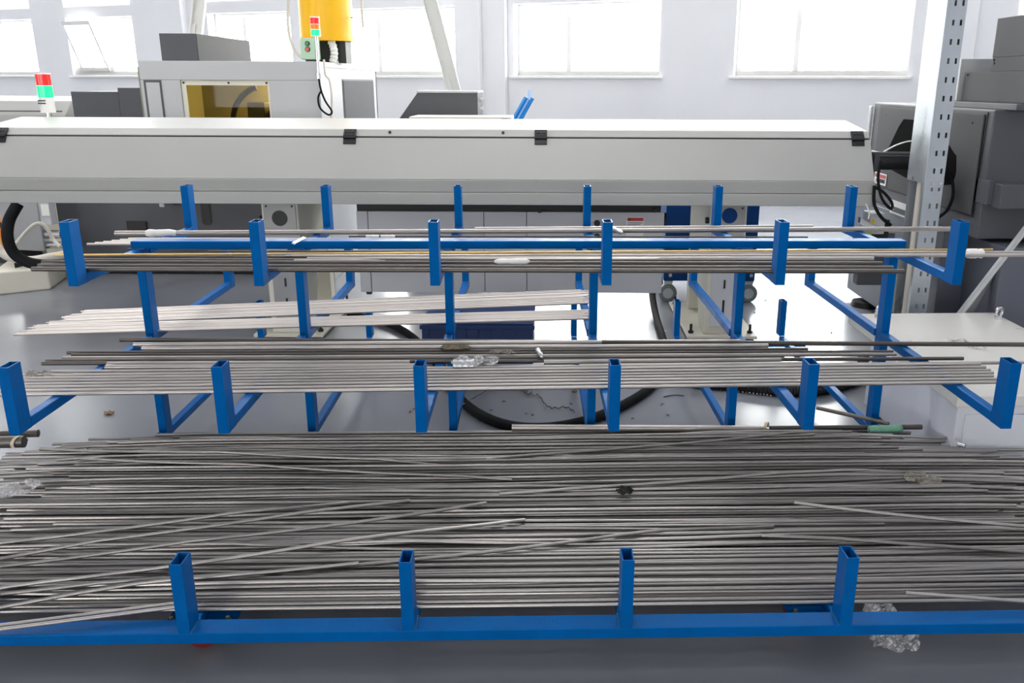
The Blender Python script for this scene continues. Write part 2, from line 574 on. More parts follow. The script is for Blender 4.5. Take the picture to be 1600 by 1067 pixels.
# ------------------------------------------------------------------ the blue bar rack
RACK = thing('bar_rack', 'blue welded steel trolley rack with three tiers of upturned arms full of bars', 'rack', (-0.1135, 3.1, 0))
RACK['_local'] = 1
YAW = 0.0272
RACK.rotation_euler = (0, 0, YAW)
RM = Matrix.Translation((-0.1135, 3.1, 0)) @ Matrix.Rotation(YAW, 4, 'Z')
RMI = RM.inverted()
CX = [(c - 2.5) * 0.56 + d for c, d in enumerate([0, .0164, .0083, -.0072, -.012, 0])]
YC = 0.0872
TIERS = [  # front face y, arm bottom z, upright top z
    (-1.2406, 0.111, 0.333, -0.0033), (-0.8348, 0.504, 0.7006, -0.0044), (-0.4243, 0.833, 1.0345, 0.0031)]
hw, dp, th = 0.015, 0.06, 0.03
PF, PB = YC - 0.03, YC + 0.03  # posts
for c, x in enumerate(CX):
    MB().box(x - hw, x + hw, PF, PB, 0.141, 0.8628).build('post', 'rack_blue', RACK, bevel=0.0025)
    for t, (yf, z0, z1, dx) in enumerate(TIERS):
        X = x + dx
        yb = 2 * YC - yf
        tilt = random.uniform(-0.004, 0.004)
        zb = z0 if t else 0.141
        MB().hollow(X - hw, X + hw, yf, yf + dp, zb, z1, 0.003).build('upright', 'rack_blue', RACK)
        MB().hollow(X - hw, X + hw, yb - dp, yb, zb, z1, 0.003).build('upright', 'rack_blue', RACK)
        if t:
            MB().box(X - hw, X + hw, yf + dp, PF, z0, z0 + th).build('arm', 'rack_blue', RACK, bevel=0.0025)
            MB().box(X - hw, X + hw, PB, yb - dp, z0, z0 + th).build('arm', 'rack_blue', RACK, bevel=0.0025)
            for yy, sg in ((yf + dp, 1), (yb - dp, -1)):
                MB().tube([(X - hw, yy + sg * .002, z0 + th + .001), (X + hw, yy + sg * .002, z0 + th + .001)], 0.004, 6).build('weld', 'weld_blue', RACK, smooth=True)
        else:
            MB().box(X - hw, X + hw, yf + dp, yb - dp, z0, z0 + th).build('arm', 'rack_blue', RACK, bevel=0.0025)
            MB().tube([(X - hw - .002, yf + .001, .142), (X - hw - .002, yf + dp, .142), (X + hw + .002, yf + dp, .142), (X + hw + .002, yf + .001, .142)], 0.0035, 6).build('weld', 'weld_blue', RACK, smooth=True)
yl = TIERS[0][0]
ybk = 2 * YC - yl
MB().box(-1.52, 1.52, yl, yl + dp, 0.111, 0.141).build('base_beam', 'rack_blue', RACK, bevel=0.0025)
MB().box(-1.52, 1.52, ybk - dp - .04, ybk - .04, 0.09, 0.1105).build('base_beam', 'rack_blue', RACK, bevel=0.0025)
MB().box(CX[0] - 0.02, CX[5] + 0.035, PF - 0.012, PF + 0.048, 0.863, 0.892).build('top_beam', 'rack_blue', RACK, bevel=0.003)
for x in CX:
    MB().tube([(x - .03, PF - .014, .8635), (x + .03, PF - .014, .8635)], 0.004, 6).build('weld', 'weld_blue', RACK, smooth=True)


def caster(x, y, ang, p0=-.12, p1=.05):
    ca = bpy.data.objects.new('caster', None)
    col.objects.link(ca)
    ca.parent = RACK
    ca.location = (x, y, 0)
    ca['_local'] = 1
    MB().box(-.09, .09, p0, p1, .105, .1108).build('mounting_plate', 'rack_blue', ca, bevel=0.002)
    for bx in (-.072, .072):
        for by in (p0 + .075, p1 - .02):
            MB().cyl((bx, by, .1108), (bx, by, .117), .010, n=6).cyl((bx, by, .117), (bx, by, .128), .0055, n=8).build('bolt', 'zinc_bolt', ca)
    c, s = math.cos(ang), math.sin(ang)

    def L(a, b_, z):
        return (a * c - b_ * s, a * s + b_ * c, z)
    fk = MB()
    fk.cyl(L(0, 0, .1), L(0, 0, .105), .034)
    for sg in (-1, 1):
        fk.hexa([L(-.035, sg * .021 - .0015, .036), L(.012, sg * .021 - .0015, .036), L(.012, sg * .021 + .0015, .036), L(-.035, sg * .021 + .0015, .036),
                 L(-.03, sg * .021 - .0015, .1), L(.03, sg * .021 - .0015, .1), L(.03, sg * .021 + .0015, .1), L(-.03, sg * .021 + .0015, .1)])
    fk.build('fork', 'galvanised', ca)
    wp = [(.028, -.016), (.044, -.014), (.047, -.008), (.047, .008), (.044, .014), (.028, .016)]
    w = MB()
    n = 28
    for k in range(n):
        a = 2 * math.pi * k / n
        for r_, ww in wp:
            w.v.append(L(-.018 + r_ * math.cos(a), ww, .047 + r_ * math.sin(a)))
    m = len(wp)
    for k in range(n):
        for j in range(m):
            w.f.append((k * m + j, k * m + (j + 1) % m, ((k + 1) % n) * m + (j + 1) % m, ((k + 1) % n) * m + j))
    w.build('wheel', 'wheel_red', ca, smooth=True)
    MB().cyl(L(-.018, -.0155, .047), L(-.018, .0155, .047), .0285, n=24).build('hub', 'wheel_hub', ca, smooth=True)


caster(CX[1] - 0.0, yl + 0.155, 0.35, -.14, .03)
caster(CX[4] - 0.03, yl + 0.215, 0.12, -.2, -.03)
caster(CX[1], ybk - 0.1, 1.2)
caster(CX[4], ybk - 0.1, 2.0)

# ------------------------------------------------------------------ bars and rods


def rod(path, r, m, label, cat, group=None, name='steel_rod', n=8):
    b = MB()
    b.tube(path, r, n)
    # chamfered ends
    o = b.build(name, m, smooth=True)
    return tag(o, label, cat, group)


def straight(p0, p1, r, m, label, cat='rod', group=None, name='steel_rod', sag=0.0, n=10):
    p0, p1 = Vector(p0), Vector(p1)
    pts = []
    for k in range(9):
        t = k / 8
        q = p0.lerp(p1, t)
        q.z -= sag * 4 * t * (1 - t)
        pts.append(q)
    return rod(pts, r, m, label, cat, group, name, n)


# --- the heap on the lowest tier, settled rod by rod on a height field
NX, XR = 57, 2.0
XS = [-XR + 2 * XR * i / (NX - 1) for i in range(NX)]
DY, YMIN = 0.0025, -1.36
NYC = int((0.16 - YMIN) / DY)
ZB = 0.1415
HF = [[ZB] * NYC for _ in range(NX)]
LOWLABEL = 'long thin grey steel rod in the heap on the lowest tier'
LOWGROUP = 'rods heaped on the lowest tier'


def settle(y0, slope, bow, r, x0, x1, lift=0.0):
    i0 = max(0, min(NX - 2, int((x0 + XR) / (2 * XR) * (NX - 1))))
    i1 = max(i0 + 2, min(NX - 1, int((x1 + XR) / (2 * XR) * (NX - 1) + 0.99)))
    ys, hs = [], []
    for i in range(i0, i1 + 1):
        x = XS[i]
        y = y0 + slope * x + bow * (x * x - 0.7)
        ys.append(y)
        j0, j1 = int((y - r - YMIN) / DY), int((y + r - YMIN) / DY) + 1
        h = ZB + r
        for j in range(max(0, j0), min(NYC, j1)):
            dy = YMIN + j * DY - y
            if abs(dy) < r and HF[i][j] > ZB:
                h = max(h, HF[i][j] + math.sqrt(r * r - dy * dy))
        hs.append(h)
    z = hs[:]
    m = len(z)
    for _ in range(60):
        for k in range(1, m - 1):
            a = 0.5 * (z[k - 1] + z[k + 1]) - 0.00025
            if a > z[k]:
                z[k] = a
        z[0] = max(z[0], 2 * z[1] - z[2] - 0.0005) if m > 2 else z[0]
        z[-1] = max(z[-1], 2 * z[-2] - z[-3] - 0.0005) if m > 2 else z[-1]
    for k, i in enumerate(range(i0, i1 + 1)):
        j0, j1 = int((ys[k] - r - YMIN) / DY), int((ys[k] + r - YMIN) / DY) + 1
        for j in range(max(0, j0), min(NYC, j1)):
            dy = YMIN + j * DY - ys[k]
            if abs(dy) < r:
                HF[i][j] = max(HF[i][j], z[k] + math.sqrt(r * r - dy * dy))

    def at(x):
        f_ = (x + XR) / (2 * XR) * (NX - 1)
        i = min(max(int(f_), i0), i1 - 1)
        t = f_ - i
        return z[i - i0] * (1 - t) + z[i + 1 - i0] * t
    pts = []
    ns = 18
    for k in range(ns + 1):
        x = x0 + (x1 - x0) * k / ns
        pts.append(RM @ Vector((x, y0 + slope * x + bow * (x * x - 0.7), at(x))))
    return pts


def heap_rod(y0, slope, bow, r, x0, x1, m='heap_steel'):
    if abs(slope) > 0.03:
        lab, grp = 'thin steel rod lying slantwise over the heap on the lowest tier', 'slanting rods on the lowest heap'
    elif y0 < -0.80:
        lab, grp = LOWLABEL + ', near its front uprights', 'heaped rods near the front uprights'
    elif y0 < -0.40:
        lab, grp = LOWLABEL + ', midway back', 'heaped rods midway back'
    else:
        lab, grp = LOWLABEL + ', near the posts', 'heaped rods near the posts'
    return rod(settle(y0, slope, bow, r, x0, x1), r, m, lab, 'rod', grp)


Y_IN, Y_OUT = -1.150, 0.02
rr = random.Random(3)
y = Y_IN
while y < Y_OUT:   # first layer, packed side by side
    f_ = (y - Y_IN) / (Y_OUT - Y_IN)
    r = rr.choice([0.005, 0.0055, 0.006]) if f_ < 0.75 else rr.choice([0.005, 0.006, 0.007])
    x0 = -1.78 + rr.uniform(-0.12, 0.16) - (0.1 if f_ < 0.35 else 0)
    x1 = 1.78 + rr.uniform(-0.1, 0.15)
    if f_ > 0.86:
        x0, x1 = -1.35 + rr.uniform(-0.25, 0.2), 1.40 + rr.uniform(-0.2, 0.1)
    heap_rod(y + r, rr.uniform(-0.0006, 0.0006), 0, r, x0, x1)
    y += 2 * r + rr.choice([0.0006, 0.002, 0.004, 0.007])
for k in range(108):  # looser rods lying over them
    f_ = rr.random() ** 0.85
    y = Y_IN + 0.02 + f_ * (Y_OUT - Y_IN - 0.06)
    r = rr.choice([0.005, 0.005, 0.0055, 0.006])
    sl = rr.gauss(0.0015, 0.0035) if rr.random() < 0.72 else rr.uniform(-0.016, 0.02)
    x0 = -1.70 + rr.uniform(-0.28, 0.30)
    x1 = 1.72 + rr.uniform(-0.25, 0.2)
    if f_ > 0.8:
        x0 += 0.15
        x1 -= 0.3
    if rr.random() < 0.12:
        x1 = rr.uniform(0.9, 1.5)
    # keep both ends between the uprights and the posts
    for xe in (-1.6, 1.6):
        ye = y + sl * xe
        if ye < Y_IN + .006:
            y += (Y_IN + .006 - ye)
        if ye > Y_OUT - .01:
            y -= ye - (Y_OUT - .01)
    heap_rod(y, sl, rr.uniform(-0.003, 0.003), r, x0, x1)
# the rods that cross the heap at a slant (pixel ends on the heap's surface)
for (xa, ya, xb, yb) in [(-40, 917, 820, 800), (-40, 880, 760, 790), (0, 918, 1210, 806), (-60, 868, 640, 776), (-30, 930, 560, 868), (-20, 845, 560, 772),
                         (760, 703, 1330, 672), (780, 768, 1420, 726), (1190, 828, 1640, 848), (1240, 789, 1640, 819), (60, 690, 700, 716), (120, 712, 800, 742)]:
    p = RMI @ aZ(xa, ya, 0.20)
    q = RMI @ aZ(xb, yb, 0.20)
    sl = (q.y - p.y) / (q.x - p.x)
    y0 = p.y - sl * p.x
    if y0 + sl * p.x < Y_IN:
        pass
    heap_rod(y0, sl, 0, 0.0055, max(p.x, -1.9), min(q.x, 1.9))
# two rods that slid out over the base beam, one more at the other end
for k, (xa, ya, xb, yb, za) in enumerate([(-30, 987, 300, 945, .157), (-30, 981, 285, 941, .157)]):
    p, q = aZ(xa, ya, za), aZ(xb, yb, 0.172)
    d = (q - p).normalized()
    straight(p, q + d * 0.0, 0.005, 'steel', ('front' if k == 0 else 'rear') + ' one of two thin rods slid over the blue base beam at lower left', 'rod')
p, q = aZ(1415, 926, .185), aZ(1660, 944, .16)
straight(p, q, 0.0048, 'steel', 'thin steel rod sloping forward at the right front of the lowest heap', 'rod')
# tubes at the back of the lowest tier
BACKT = [((-60, 692), (38, 690), .022, 'dark_steel', 'thick dark steel tube end at the far left of the lowest tier', 'tube'),
         ((-60, 680), (60, 677), .014, 'dark_steel', 'dark steel bar behind the thick tube at the far left of the lowest tier', 'bar'),
         ((800, 668), (1197, 670), .013, 'pale_steel', 'steel tube with a cut end at the back of the lowest tier', 'tube'),
         ((1203, 669), (1440, 667), .010, 'dark_steel', 'dark bar held in green tape at the back right of the lowest tier', 'bar')]
for (a, c, r, m, lab, cat) in BACKT:
    straight(aZ(*a, 0.178 + r * 0.3), aZ(*c, 0.178 + r * 0.3), r, m, lab, cat, name='steel_tube', n=16)


ORD = ['foremost', 'second', 'third', 'fourth', 'fifth', 'sixth', 'seventh', 'eighth', 'ninth', 'tenth', 'eleventh', 'twelfth']


def on_plane_bars(specs, z, label, group, default, cat='bar', sag=0.0):
    plain = sorted([sp for sp in specs if len(sp) <= 6], key=lambda q: -(q[1] + q[3]))
    for sp in specs:
        xa, ya, xb, yb, r = sp[:5]
        m = sp[5] if len(sp) > 5 else default
        lab = sp[6] if len(sp) > 6 else label % ORD[plain.index(sp)]
        zz = z + r + (sp[7] if len(sp) > 7 else 0.0) + 0.0004
        straight(aZ(xa, ya, zz), aZ(xb, yb, zz), r, m, lab, cat, group, 'steel_bar', sag, n=12)


# --- middle tier, in front of the posts
MIDL = '%s from the uprights of the thicker bars lying on the middle tier'
MIDT = '%s thin rod in the flat row next to the middle tier uprights'
on_plane_bars([
    (188, 530.5, 1640, 538.5, .0085, 'dark_steel', 'longest dark bar at the back of the middle tier, reaching past the right edge'),
    (209, 538.5, 1157, 533.5, .0085), (222, 544.5, 1200, 540, .008), (105, 551, 1262, 545.5, .006, 'dark_steel'), (112, 555, 1395, 549.5, .006, 'dark_steel'),
    (98, 559.5, 1400, 553.5, .0065), (66, 568, 1505, 560, .0065, 'dark_steel'), (72, 563.5, 1225, 557, .006, 'dark_steel'), (168, 569, 640, 566.5, .0085), (850, 566, 1220, 562.5, .0085),
    (165, 574, 655, 571.5, .0085), (905, 572.5, 1258, 568.5, .0085),
], 0.534, MIDL, 'bars on the front arms of the middle tier', 'steel')
on_plane_bars([(xa, ya, xb, yb, .0056) for xa, ya, xb, yb in [
    (80, 581, 1640, 566), (36, 587, 1532, 568.5), (33, 591.5, 1540, 573.5), (28, 596, 1547, 578.5), (22, 601, 1552, 582.5), (30, 605.5, 1552, 587), (-30, 611.5, 1558, 592), (-40, 617, 1560, 597)]],
    0.534, MIDT, 'thin rods in the flat front row of the middle tier', 'steel', 'rod')
# --- middle tier, behind the posts: a fanned bundle of pale thin rods
FANL = 'pale thin rod in the fanned bundle on the middle tier behind the posts'
nf = 34
for k in range(nf):
    t = k / (nf - 1)
    xa = 20 + 120 * t + rr.uniform(-12, 12)
    ya = 523 - 37 * t
    yb = 497.5 - (14 * (t / .42) if t < .42 else 24 + 20 * ((t - .42) / .58))
    xb = 917 + rr.uniform(-10, 14)
    r = rr.choice([0.0036, 0.004, 0.0044])
    z = 0.534 + r + 0.0003
    straight(aZ(xa, ya, z), aZ(xb, yb, z), r, 'pale_steel', FANL, 'rod', 'fanned bundle of pale rods', 'steel_rod', n=8)
# --- top tier, in front of the beam
TOPL = '%s of the dark steel bars on the front arms of the top tier'
TOPP = '%s of the bright steel bars among the dark ones on the top tier'
on_plane_bars([
    (50, 420.5, 1412, 424, .0075, 'dark_steel'), (60, 416, 1395, 419, .0085, 'dark_steel'), (66, 410.5, 1378, 412.5, .0085, 'dark_steel'), (100, 406, 1365, 407.5, .0065, 'dark_steel'),
    (128, 401, 1140, 403, .005, 'dark_steel'), (325, 392.8, 1262, 393.5, .004, 'dark_steel')],
    0.863, TOPL, 'dark bars on the front arms of the top tier', 'dark_steel')
on_plane_bars([
    (460, 407.5, 1030, 405, .006, 'steel'), (480, 404, 1365, 403.5, .006, 'pale_steel'), (455, 400.5, 1640, 398.5, .0065, 'pale_steel'), (565, 397, 1640, 394.5, .0065, 'pale_steel')],
    0.863, TOPP, 'bright bars on the front arms of the top tier', 'steel')
straight(aZ(84, 398.5, 0.884), aZ(1551, 389.5, 0.884), 0.0035, 'brass', 'thin brass rod running along the front of the top tier', 'rod', name='brass_rod')
# --- top tier, behind the beam
zt = 0.863
straight(aZ(180, 364.5, zt + .0105), aZ(1487, 357.5, zt + .0105), .0102, 'steel', 'long round steel tube behind the top beam carrying paper tags', 'tube', name='steel_tube', n=16)
straight(aZ(742, 357.5, zt + .008), aZ(1270, 354, zt + .008), .0075, 'steel', 'shorter steel bar lying just behind the long tube on the top tier', 'bar', name='steel_bar', n=12)
straight(aZ(545, 369.5, zt + .0035), aZ(1262, 370.5, zt + .0035), .0032, 'dark_steel', 'thin wire-like rod between the long tube and the top beam', 'rod', n=8)
for k in range(6):
    straight(aZ(136 + 13 * k, 381.5 - 1.7 * k, zt + .005), aZ(1330 + 8 * k, 382.5 - 1.7 * k, zt + .005), .0044, 'pale_steel', 'pale rod tucked behind the top beam with its end showing at the left', 'rod', 'pale rods behind the top beam', n=8)
straight(aZ(457, 380, .897), aZ(474, 371, .897), .0035, 'bright_steel', 'short bright rod offcut lying across the top beam', 'rod', name='rod_offcut')
straight(aZ(459.5, 381, .897), aZ(477, 372, .897), .003, 'bright_steel', 'thinner bright offcut beside the one on the top beam', 'rod', name='rod_offcut')


# paper tags, tape and wrapping on the bars
def wrap(name, pa, pb, r, m, label, cat, seed, ends=0.8):
    rg = random.Random(seed)
    pa, pb = Vector(pa), Vector(pb)
    n = 9
    path = [pa.lerp(pb, k / n) for k in range(n + 1)]
    rs = [r * (1 + rg.uniform(-0.12, 0.15)) * (ends if k in (0, n) else 1) for k in range(n + 1)]
    o = MB().tube(path, r, 12, True, rs).build(name, m, smooth='all')
    return tag(o, label, cat)


wrap('paper_tag', aZ(228, 364.3, zt + .0105), aZ(276, 364, zt + .0105), .0145, 'paper', 'white paper tag rolled round the left end of the long top tube', 'tag', 1)
wrap('paper_tag', aZ(572, 370, zt + .0035), aZ(592, 370, zt + .0035), .008, 'paper', 'small white paper tag on the thin rod, left one of two', 'tag', 2)
wrap('paper_tag', aZ(595, 370, zt + .0035), aZ(617, 370, zt + .0035), .008, 'paper', 'small white paper tag on the thin rod, right one of two', 'tag', 3)
wrap('tissue_wrap', aZ(772, 408.5, .884), aZ(828, 408.5, .884), .010, 'paper', 'crumpled white tissue wrapped round bars at the middle of the top tier', 'wrapping', 4, 0.4)
wrap('white_tape', aZ(1510, 396, .872), aZ(1536, 396, .872), .016, 'paper', 'white tape rolled round bright bars beyond the last upright of the top tier', 'tape', 5)
wrap('wire_tie', aZ(956, 356, zt + .016), aZ(972, 364, zt + .016), .009, 'aluminium', 'twisted metal foil tie on the long top tube', 'tie', 6, 0.5)
wrap('green_tape', aZ(1358, 671.5, .186), aZ(1408, 669.5, .186), .017, 'green_tape', 'green plastic tape wound round bars at the back right of the lowest tier', 'tape', 7, 0.9)
straight(aZ(1276, 637, .20), aZ(1389, 662, .205), .008, 'dark_steel', 'dark bar end poking out behind the green tape', 'bar', name='steel_bar')
o = rough_sheet('plastic_wrap', MATS['stretch_film'], *aZ(742, 563, .556)[:2], .548, .085, .05, .03, 11, lumps=4)
tag(o, 'crinkled clear plastic film round bars at the middle of the middle tier', 'film')
wrap('tape_band', aZ(708, 571, .545), aZ(742, 570.5, .545), .021, 'aluminium', 'silver tape band beside the crinkled film on the middle tier', 'tape', 9, 0.95)
o = rough_sheet('fibre_scrap', MATS['straw'], *aZ(712, 541, .556)[:2], .552, .055, .03, .012, 12)
tag(o, 'brown fibrous scrap lying on bars of the middle tier', 'scrap')
o = rough_sheet('fibre_scrap', MATS['dirty_film'], *aZ(785, 548, .556)[:2], .550, .06, .02, .012, 13)
tag(o, 'yellowish dirty wrap on bars right of the brown scrap', 'scrap')
wrap('tie_knot', aZ(839, 545, .56), aZ(847, 558, .56), .009, 'bright_steel', 'shiny foil tie standing on a dark bar of the middle tier', 'tie', 14, 0.5)
o = rough_sheet('plastic_wrap', MATS['dirty_film'], *aZ(60, 581, .552)[:2], .540, .055, .03, .018, 15)
tag(o, 'crumpled film at the left end of the middle tier rods', 'film')
o = rough_sheet('plastic_wrap', MATS['stretch_film'], *aZ(22, 762, .21)[:2], .198, .085, .055, .03, 16, rot=0.7)
tag(o, 'clear plastic film lying over rods at the left of the lowest heap', 'film')
o = rough_sheet('plastic_wrap', MATS['dirty_film'], *aZ(1442, 745, .20)[:2], .19, .06, .045, .022, 17, rot=-0.4)
tag(o, 'tangle of dusty film on rods at the right of the lowest heap', 'film')
o = rough_sheet('black_rag', MATS['rag'], *aZ(976, 765, .20)[:2], .192, .03, .022, .022, 18)
tag(o, 'small black rag on the rods of the lowest heap', 'rag')
o = rough_sheet('plastic_wrap', MATS['stretch_film'], *aZ(1400, 996, .02)[:2], .003, .075, .05, .05, 19, rot=0.3)
tag(o, 'clump of shiny clear film on the floor under the front base beam', 'film')
o = rough_sheet('plastic_wrap', MATS['stretch_film'], *aZ(1376, 947, .05)[:2], .03, .05, .03, .05, 20)
tag(o, 'clear film tucked behind the front base beam on the right', 'film')
# paper hoops on two tubes of the lowest tier
for (x, y, rad, lab) in ((30, 690, .026, 'cream paper hoop at the end of the thick dark tube on the far left'), (1197, 668, .026, 'cream paper hoop at the cut end of the tube on the lowest tier')):
    p = aZ(x, y, .186)
    b = MB()
    ring = []
    for k in range(13):
        a = math.pi * (k / 12) * 1.15 - 0.1
        ring.append((p.x + 0.012 * math.cos(a), p.y + rad * math.cos(a), p.z + rad * math.sin(a) - .004))
    n0 = len(ring)
    vs = [(q[0] - .006, q[1], q[2]) for q in ring] + [(q[0] + .006, q[1], q[2]) for q in ring] + [(q[0] - .006, p.y + (q[1] - p.y) * .94, q[2] - .0015) for q in ring] + [(q[0] + .006, p.y + (q[1] - p.y) * .94, q[2] - .0015) for q in ring]
    fs = []
    for k in range(n0 - 1):
        fs += [(k, k + 1, n0 + k + 1, n0 + k), (2 * n0 + k, 3 * n0 + k, 3 * n0 + k + 1, 2 * n0 + k + 1), (k, 2 * n0 + k, 2 * n0 + k + 1, k + 1), (n0 + k, n0 + k + 1, 3 * n0 + k + 1, 3 * n0 + k)]
    b.add(vs, fs)
    tag(b.build('paper_hoop', 'wheel_hub', smooth=True), lab, 'hoop')
b = MB()
b.cyl(aZ(1497, 694, .19), aZ(1508, 697, .19), .009, n=10)
tag(b.build('bar_stub', 'bright_steel', smooth=True), 'short shiny bar stub lying on the right end of the lowest heap', 'stub')

# ------------------------------------------------------------------ the bar feeder
XL, XRt = -3.17, 1.745
FEED = thing('bar_feeder', 'long light grey bar feeder with hinged lid standing behind the blue rack', 'machine', (-0.7, 5.0, 0))
prof_body = [(4.735, .805), (5.62, .805), (5.62, .95), (5.55, 1.14), (4.872, 1.158), (4.735, .95)]
MB().prism([(4.74, .81), (5.62, .81), (5.62, .95), (5.55, 1.15), (4.885, 1.15), (4.745, .945)], 'x', XL + .01, XRt - .01).build('body', 'feeder_paint', FEED, bevel=.004)
MB().prism([(4.732, .946), (4.862, 1.157), (4.884, 1.150), (4.752, .940)], 'x', XL, XRt).build('door', 'feeder_paint', FEED, bevel=.002)
MB().prism([(4.725, .879), (4.716, .944), (4.744, .944), (4.76, .879)], 'x', XL, XRt).build('apron', 'feeder_paint', FEED, bevel=.002)
MB().prism([(4.712, .812), (4.712, .877), (4.76, .877), (4.76, .812)], 'x', XL, XRt).build('lower_rail', 'feeder_paint', FEED, bevel=.003)
lid = MB()
lid.prism([(4.866, 1.163), (4.906, 1.201), (5.30, 1.243), (5.58, 1.205), (5.60, 1.163)], 'x', XL, XRt)
lid = lid.build('lid', 'feeder_paint', FEED, bevel=.008, seg=3)
MB().prism([(4.872, 1.1505), (4.872, 1.163), (5.58, 1.163), (5.58, 1.1505)], 'x', XL + .006, XRt - .006).build('lid_seal', 'black', FEED)
for x in (2, 547, 845, 1340):
    q = aY(x, 216, 4.865)
    hg = MB()
    hg.prism([(4.858, 1.164), (4.852, 1.170), (4.884, 1.202), (4.895, 1.200), (4.872, 1.172)], 'x', q.x - .034, q.x + .034)
    hg.prism([(4.850, 1.152), (4.836, 1.128), (4.844, 1.122), (4.866, 1.156)], 'x', q.x - .034, q.x + .034)
    ho = hg.build('hinge', 'black', FEED, bevel=.0015)
    MB().cyl((q.x - .034, 4.852, 1.160), (q.x + .034, 4.852, 1.160), .0085, n=12).build('hinge_pin', 'black', ho, smooth=True)
    for dx in (-.018, 0, .018):
        MB().cyl((q.x + dx, 4.868, 1.186), (q.x + dx, 4.862, 1.192), .004, n=8).build('hinge_screw', 'dark_grey', ho)
for x in (609, 786):
    q = aY(x, 210, 4.88)
    MB().cyl((q.x, 4.892, 1.181), (q.x, 4.882, 1.187), .008, n=12).build('hole_plug', 'black', FEED, smooth=True)


def feeder_leg(x0, x1, px_face, hole_mat, front_seen):
    lg = bpy.data.objects.new('leg', None)
    col.objects.link(lg)
    lg.parent = FEED
    lg.matrix_parent_inverse = Matrix.Translation(-FEED.location)
    lg['_local'] = 1
    s = MB()
    # upper box, open arch below on the flanks
    s.box(x0, x1, 4.90, 5.60, .42, .806)
    s.hexa([(x0, 4.90, .03), (x1, 4.90, .03), (x1, 5.08, .03), (x0, 5.08, .03), (x0, 4.90, .42), (x1, 4.90, .42), (x1, 5.30, .42), (x0, 5.30, .42)])
    s.hexa([(x0, 5.50, .03), (x1, 5.50, .03), (x1, 5.60, .03), (x0, 5.60, .03), (x0, 5.50, .42), (x1, 5.50, .42), (x1, 5.60, .42), (x0, 5.60, .42)])
    s.build('pedestal', 'feeder_base', lg, bevel=.006)
    MB().box(x0 + .012, x1 - .012, 4.893, 4.90, .46, .80).build('cover_plate', 'feeder_paint', lg, bevel=.002)
    cx = (x0 + x1) / 2
    hp = aY(px_face[0], px_face[1], 4.892)
    MB().cyl((hp.x, 4.890, hp.z), (hp.x, 4.8935, hp.z), .044, n=28).build('round_port', hole_mat, lg, smooth=True)
    for sx in (x0 + .03, x1 - .03):
        MB().cyl((sx, 4.889, .775), (sx, 4.8935, .775), .006, n=8).build('screw', 'black', lg)
    MB().box(x0 + .03, x1 - .03, 4.894, 4.90, .08, .40).build('lower_plate', 'mid_grey' if front_seen else 'panel_grey', lg, bevel=.002)
    MB().box(cx - .006, cx + .006, 4.890, 4.894, .16, .24).build('slot', 'black', lg)
    MB().box(cx - .005, cx + .005, 4.890, 4.894, .31, .36).build('slot', 'black', lg)
    MB().box(x0 - .10, x1 + .10, 4.86, 5.70, 0.012, .03).build('base_plate', 'feeder_base', lg, bevel=.003)
    for sx in (x0 - .07, x1 + .07):
        for sy in (4.93, 5.62):
            MB().cyl((sx, sy, 0), (sx, sy, .012), .025, n=14).cyl((sx, sy, .03), (sx, sy, .045), .016, n=6).cyl((sx, sy, .045), (sx, sy, .085), .008, n=10).build('levelling_bolt', 'black', lg)
    MB().cyl((x0 - .02, 4.93, .70), (x0 - .001, 4.93, .70), .018, n=14).build('knob', 'black', lg)
    return lg


feeder_leg(.895, 1.105, (1140, 337), MATS['cart_blue'], False)
feeder_leg(-1.65, -1.443, (437, 341), MATS['black'], True)

# ------------------------------------------------------------------ things behind the feeder
# long grey cabinet hung below the feeder between its legs
CY = 5.05
q = thing('coolant_cabinet', 'long mid-grey sheet metal cabinet hung below the feeder with seams and a red warning label', 'cabinet', (-.25, 5.2, .25))
zb0, zb1 = aY(800, 457, CY).z, aY(800, 331, CY).z
xs = [aY(x, 400, CY).x for x in (560, 578, 757, 823, 1036)]
for k in range(4):
    MB().box(xs[k] + .002, xs[k + 1] - .002, CY, CY + .02, zb0, zb1).build('panel', 'panel_grey', q, bevel=.002)
MB().box(xs[0] + .006, xs[4] - .006, CY + .02, CY + .36, zb0 + .004, zb1 - .004).build('body', 'mid_grey', q, bevel=.003)
MB().box(xs[0], xs[4] - .02, CY + .03, CY + .36, zb1 - .004, .8095).build('top_gap_shade', 'black', q, bevel=.002)  # black block paints the shade of the gap under the feeder
MB().box(xs[0] + .03, xs[0] + .06, CY + .02, CY + .05, zb0 - .02, zb0).build('drain_plug', 'black', q)
for (x, y, r) in ((843, 330, .011), (1024, 329, .011), (933, 349, .018), (933, 370, .018)):
    p = aY(x, y, CY - .02)
    MB().cyl((p.x, CY - .022, p.z), (p.x, CY, p.z), r, n=16).build('knob', 'black', q, smooth=True)
p = aY(1037, 345, CY + .1)
MB().cyl((xs[4], CY + .1, p.z), (xs[4] + .02, CY + .1, p.z), .05, n=20).build('fan_guard', 'black', q, smooth=True)
pa, pb = aY(979, 339, CY), aY(1005, 378, CY)
pl = MB().box(pa.x, pb.x, CY - .002, CY, pb.z, pa.z).build('warning_label', 'paper', q)
MB().box(pa.x + .004, pb.x - .004, CY - .003, CY - .002, pa.z - .023, pa.z - .004).build('label_header', 'label_red', pl)
MB().prism([(pa.x + .012, pa.z - .020), (pa.x + .026, pa.z - .020), (pa.x + .019, pa.z - .007)], 'y', CY - .004, CY - .003).build('hazard_triangle', 'black', pl)
for k in range(5):
    MB().box(pa.x + .006, pb.x - .008 - .012 * (k % 2), CY - .003, CY - .002, pa.z - .036 - .011 * k, pa.z - .032 - .011 * k).build('text_line', 'label_ink', pl)

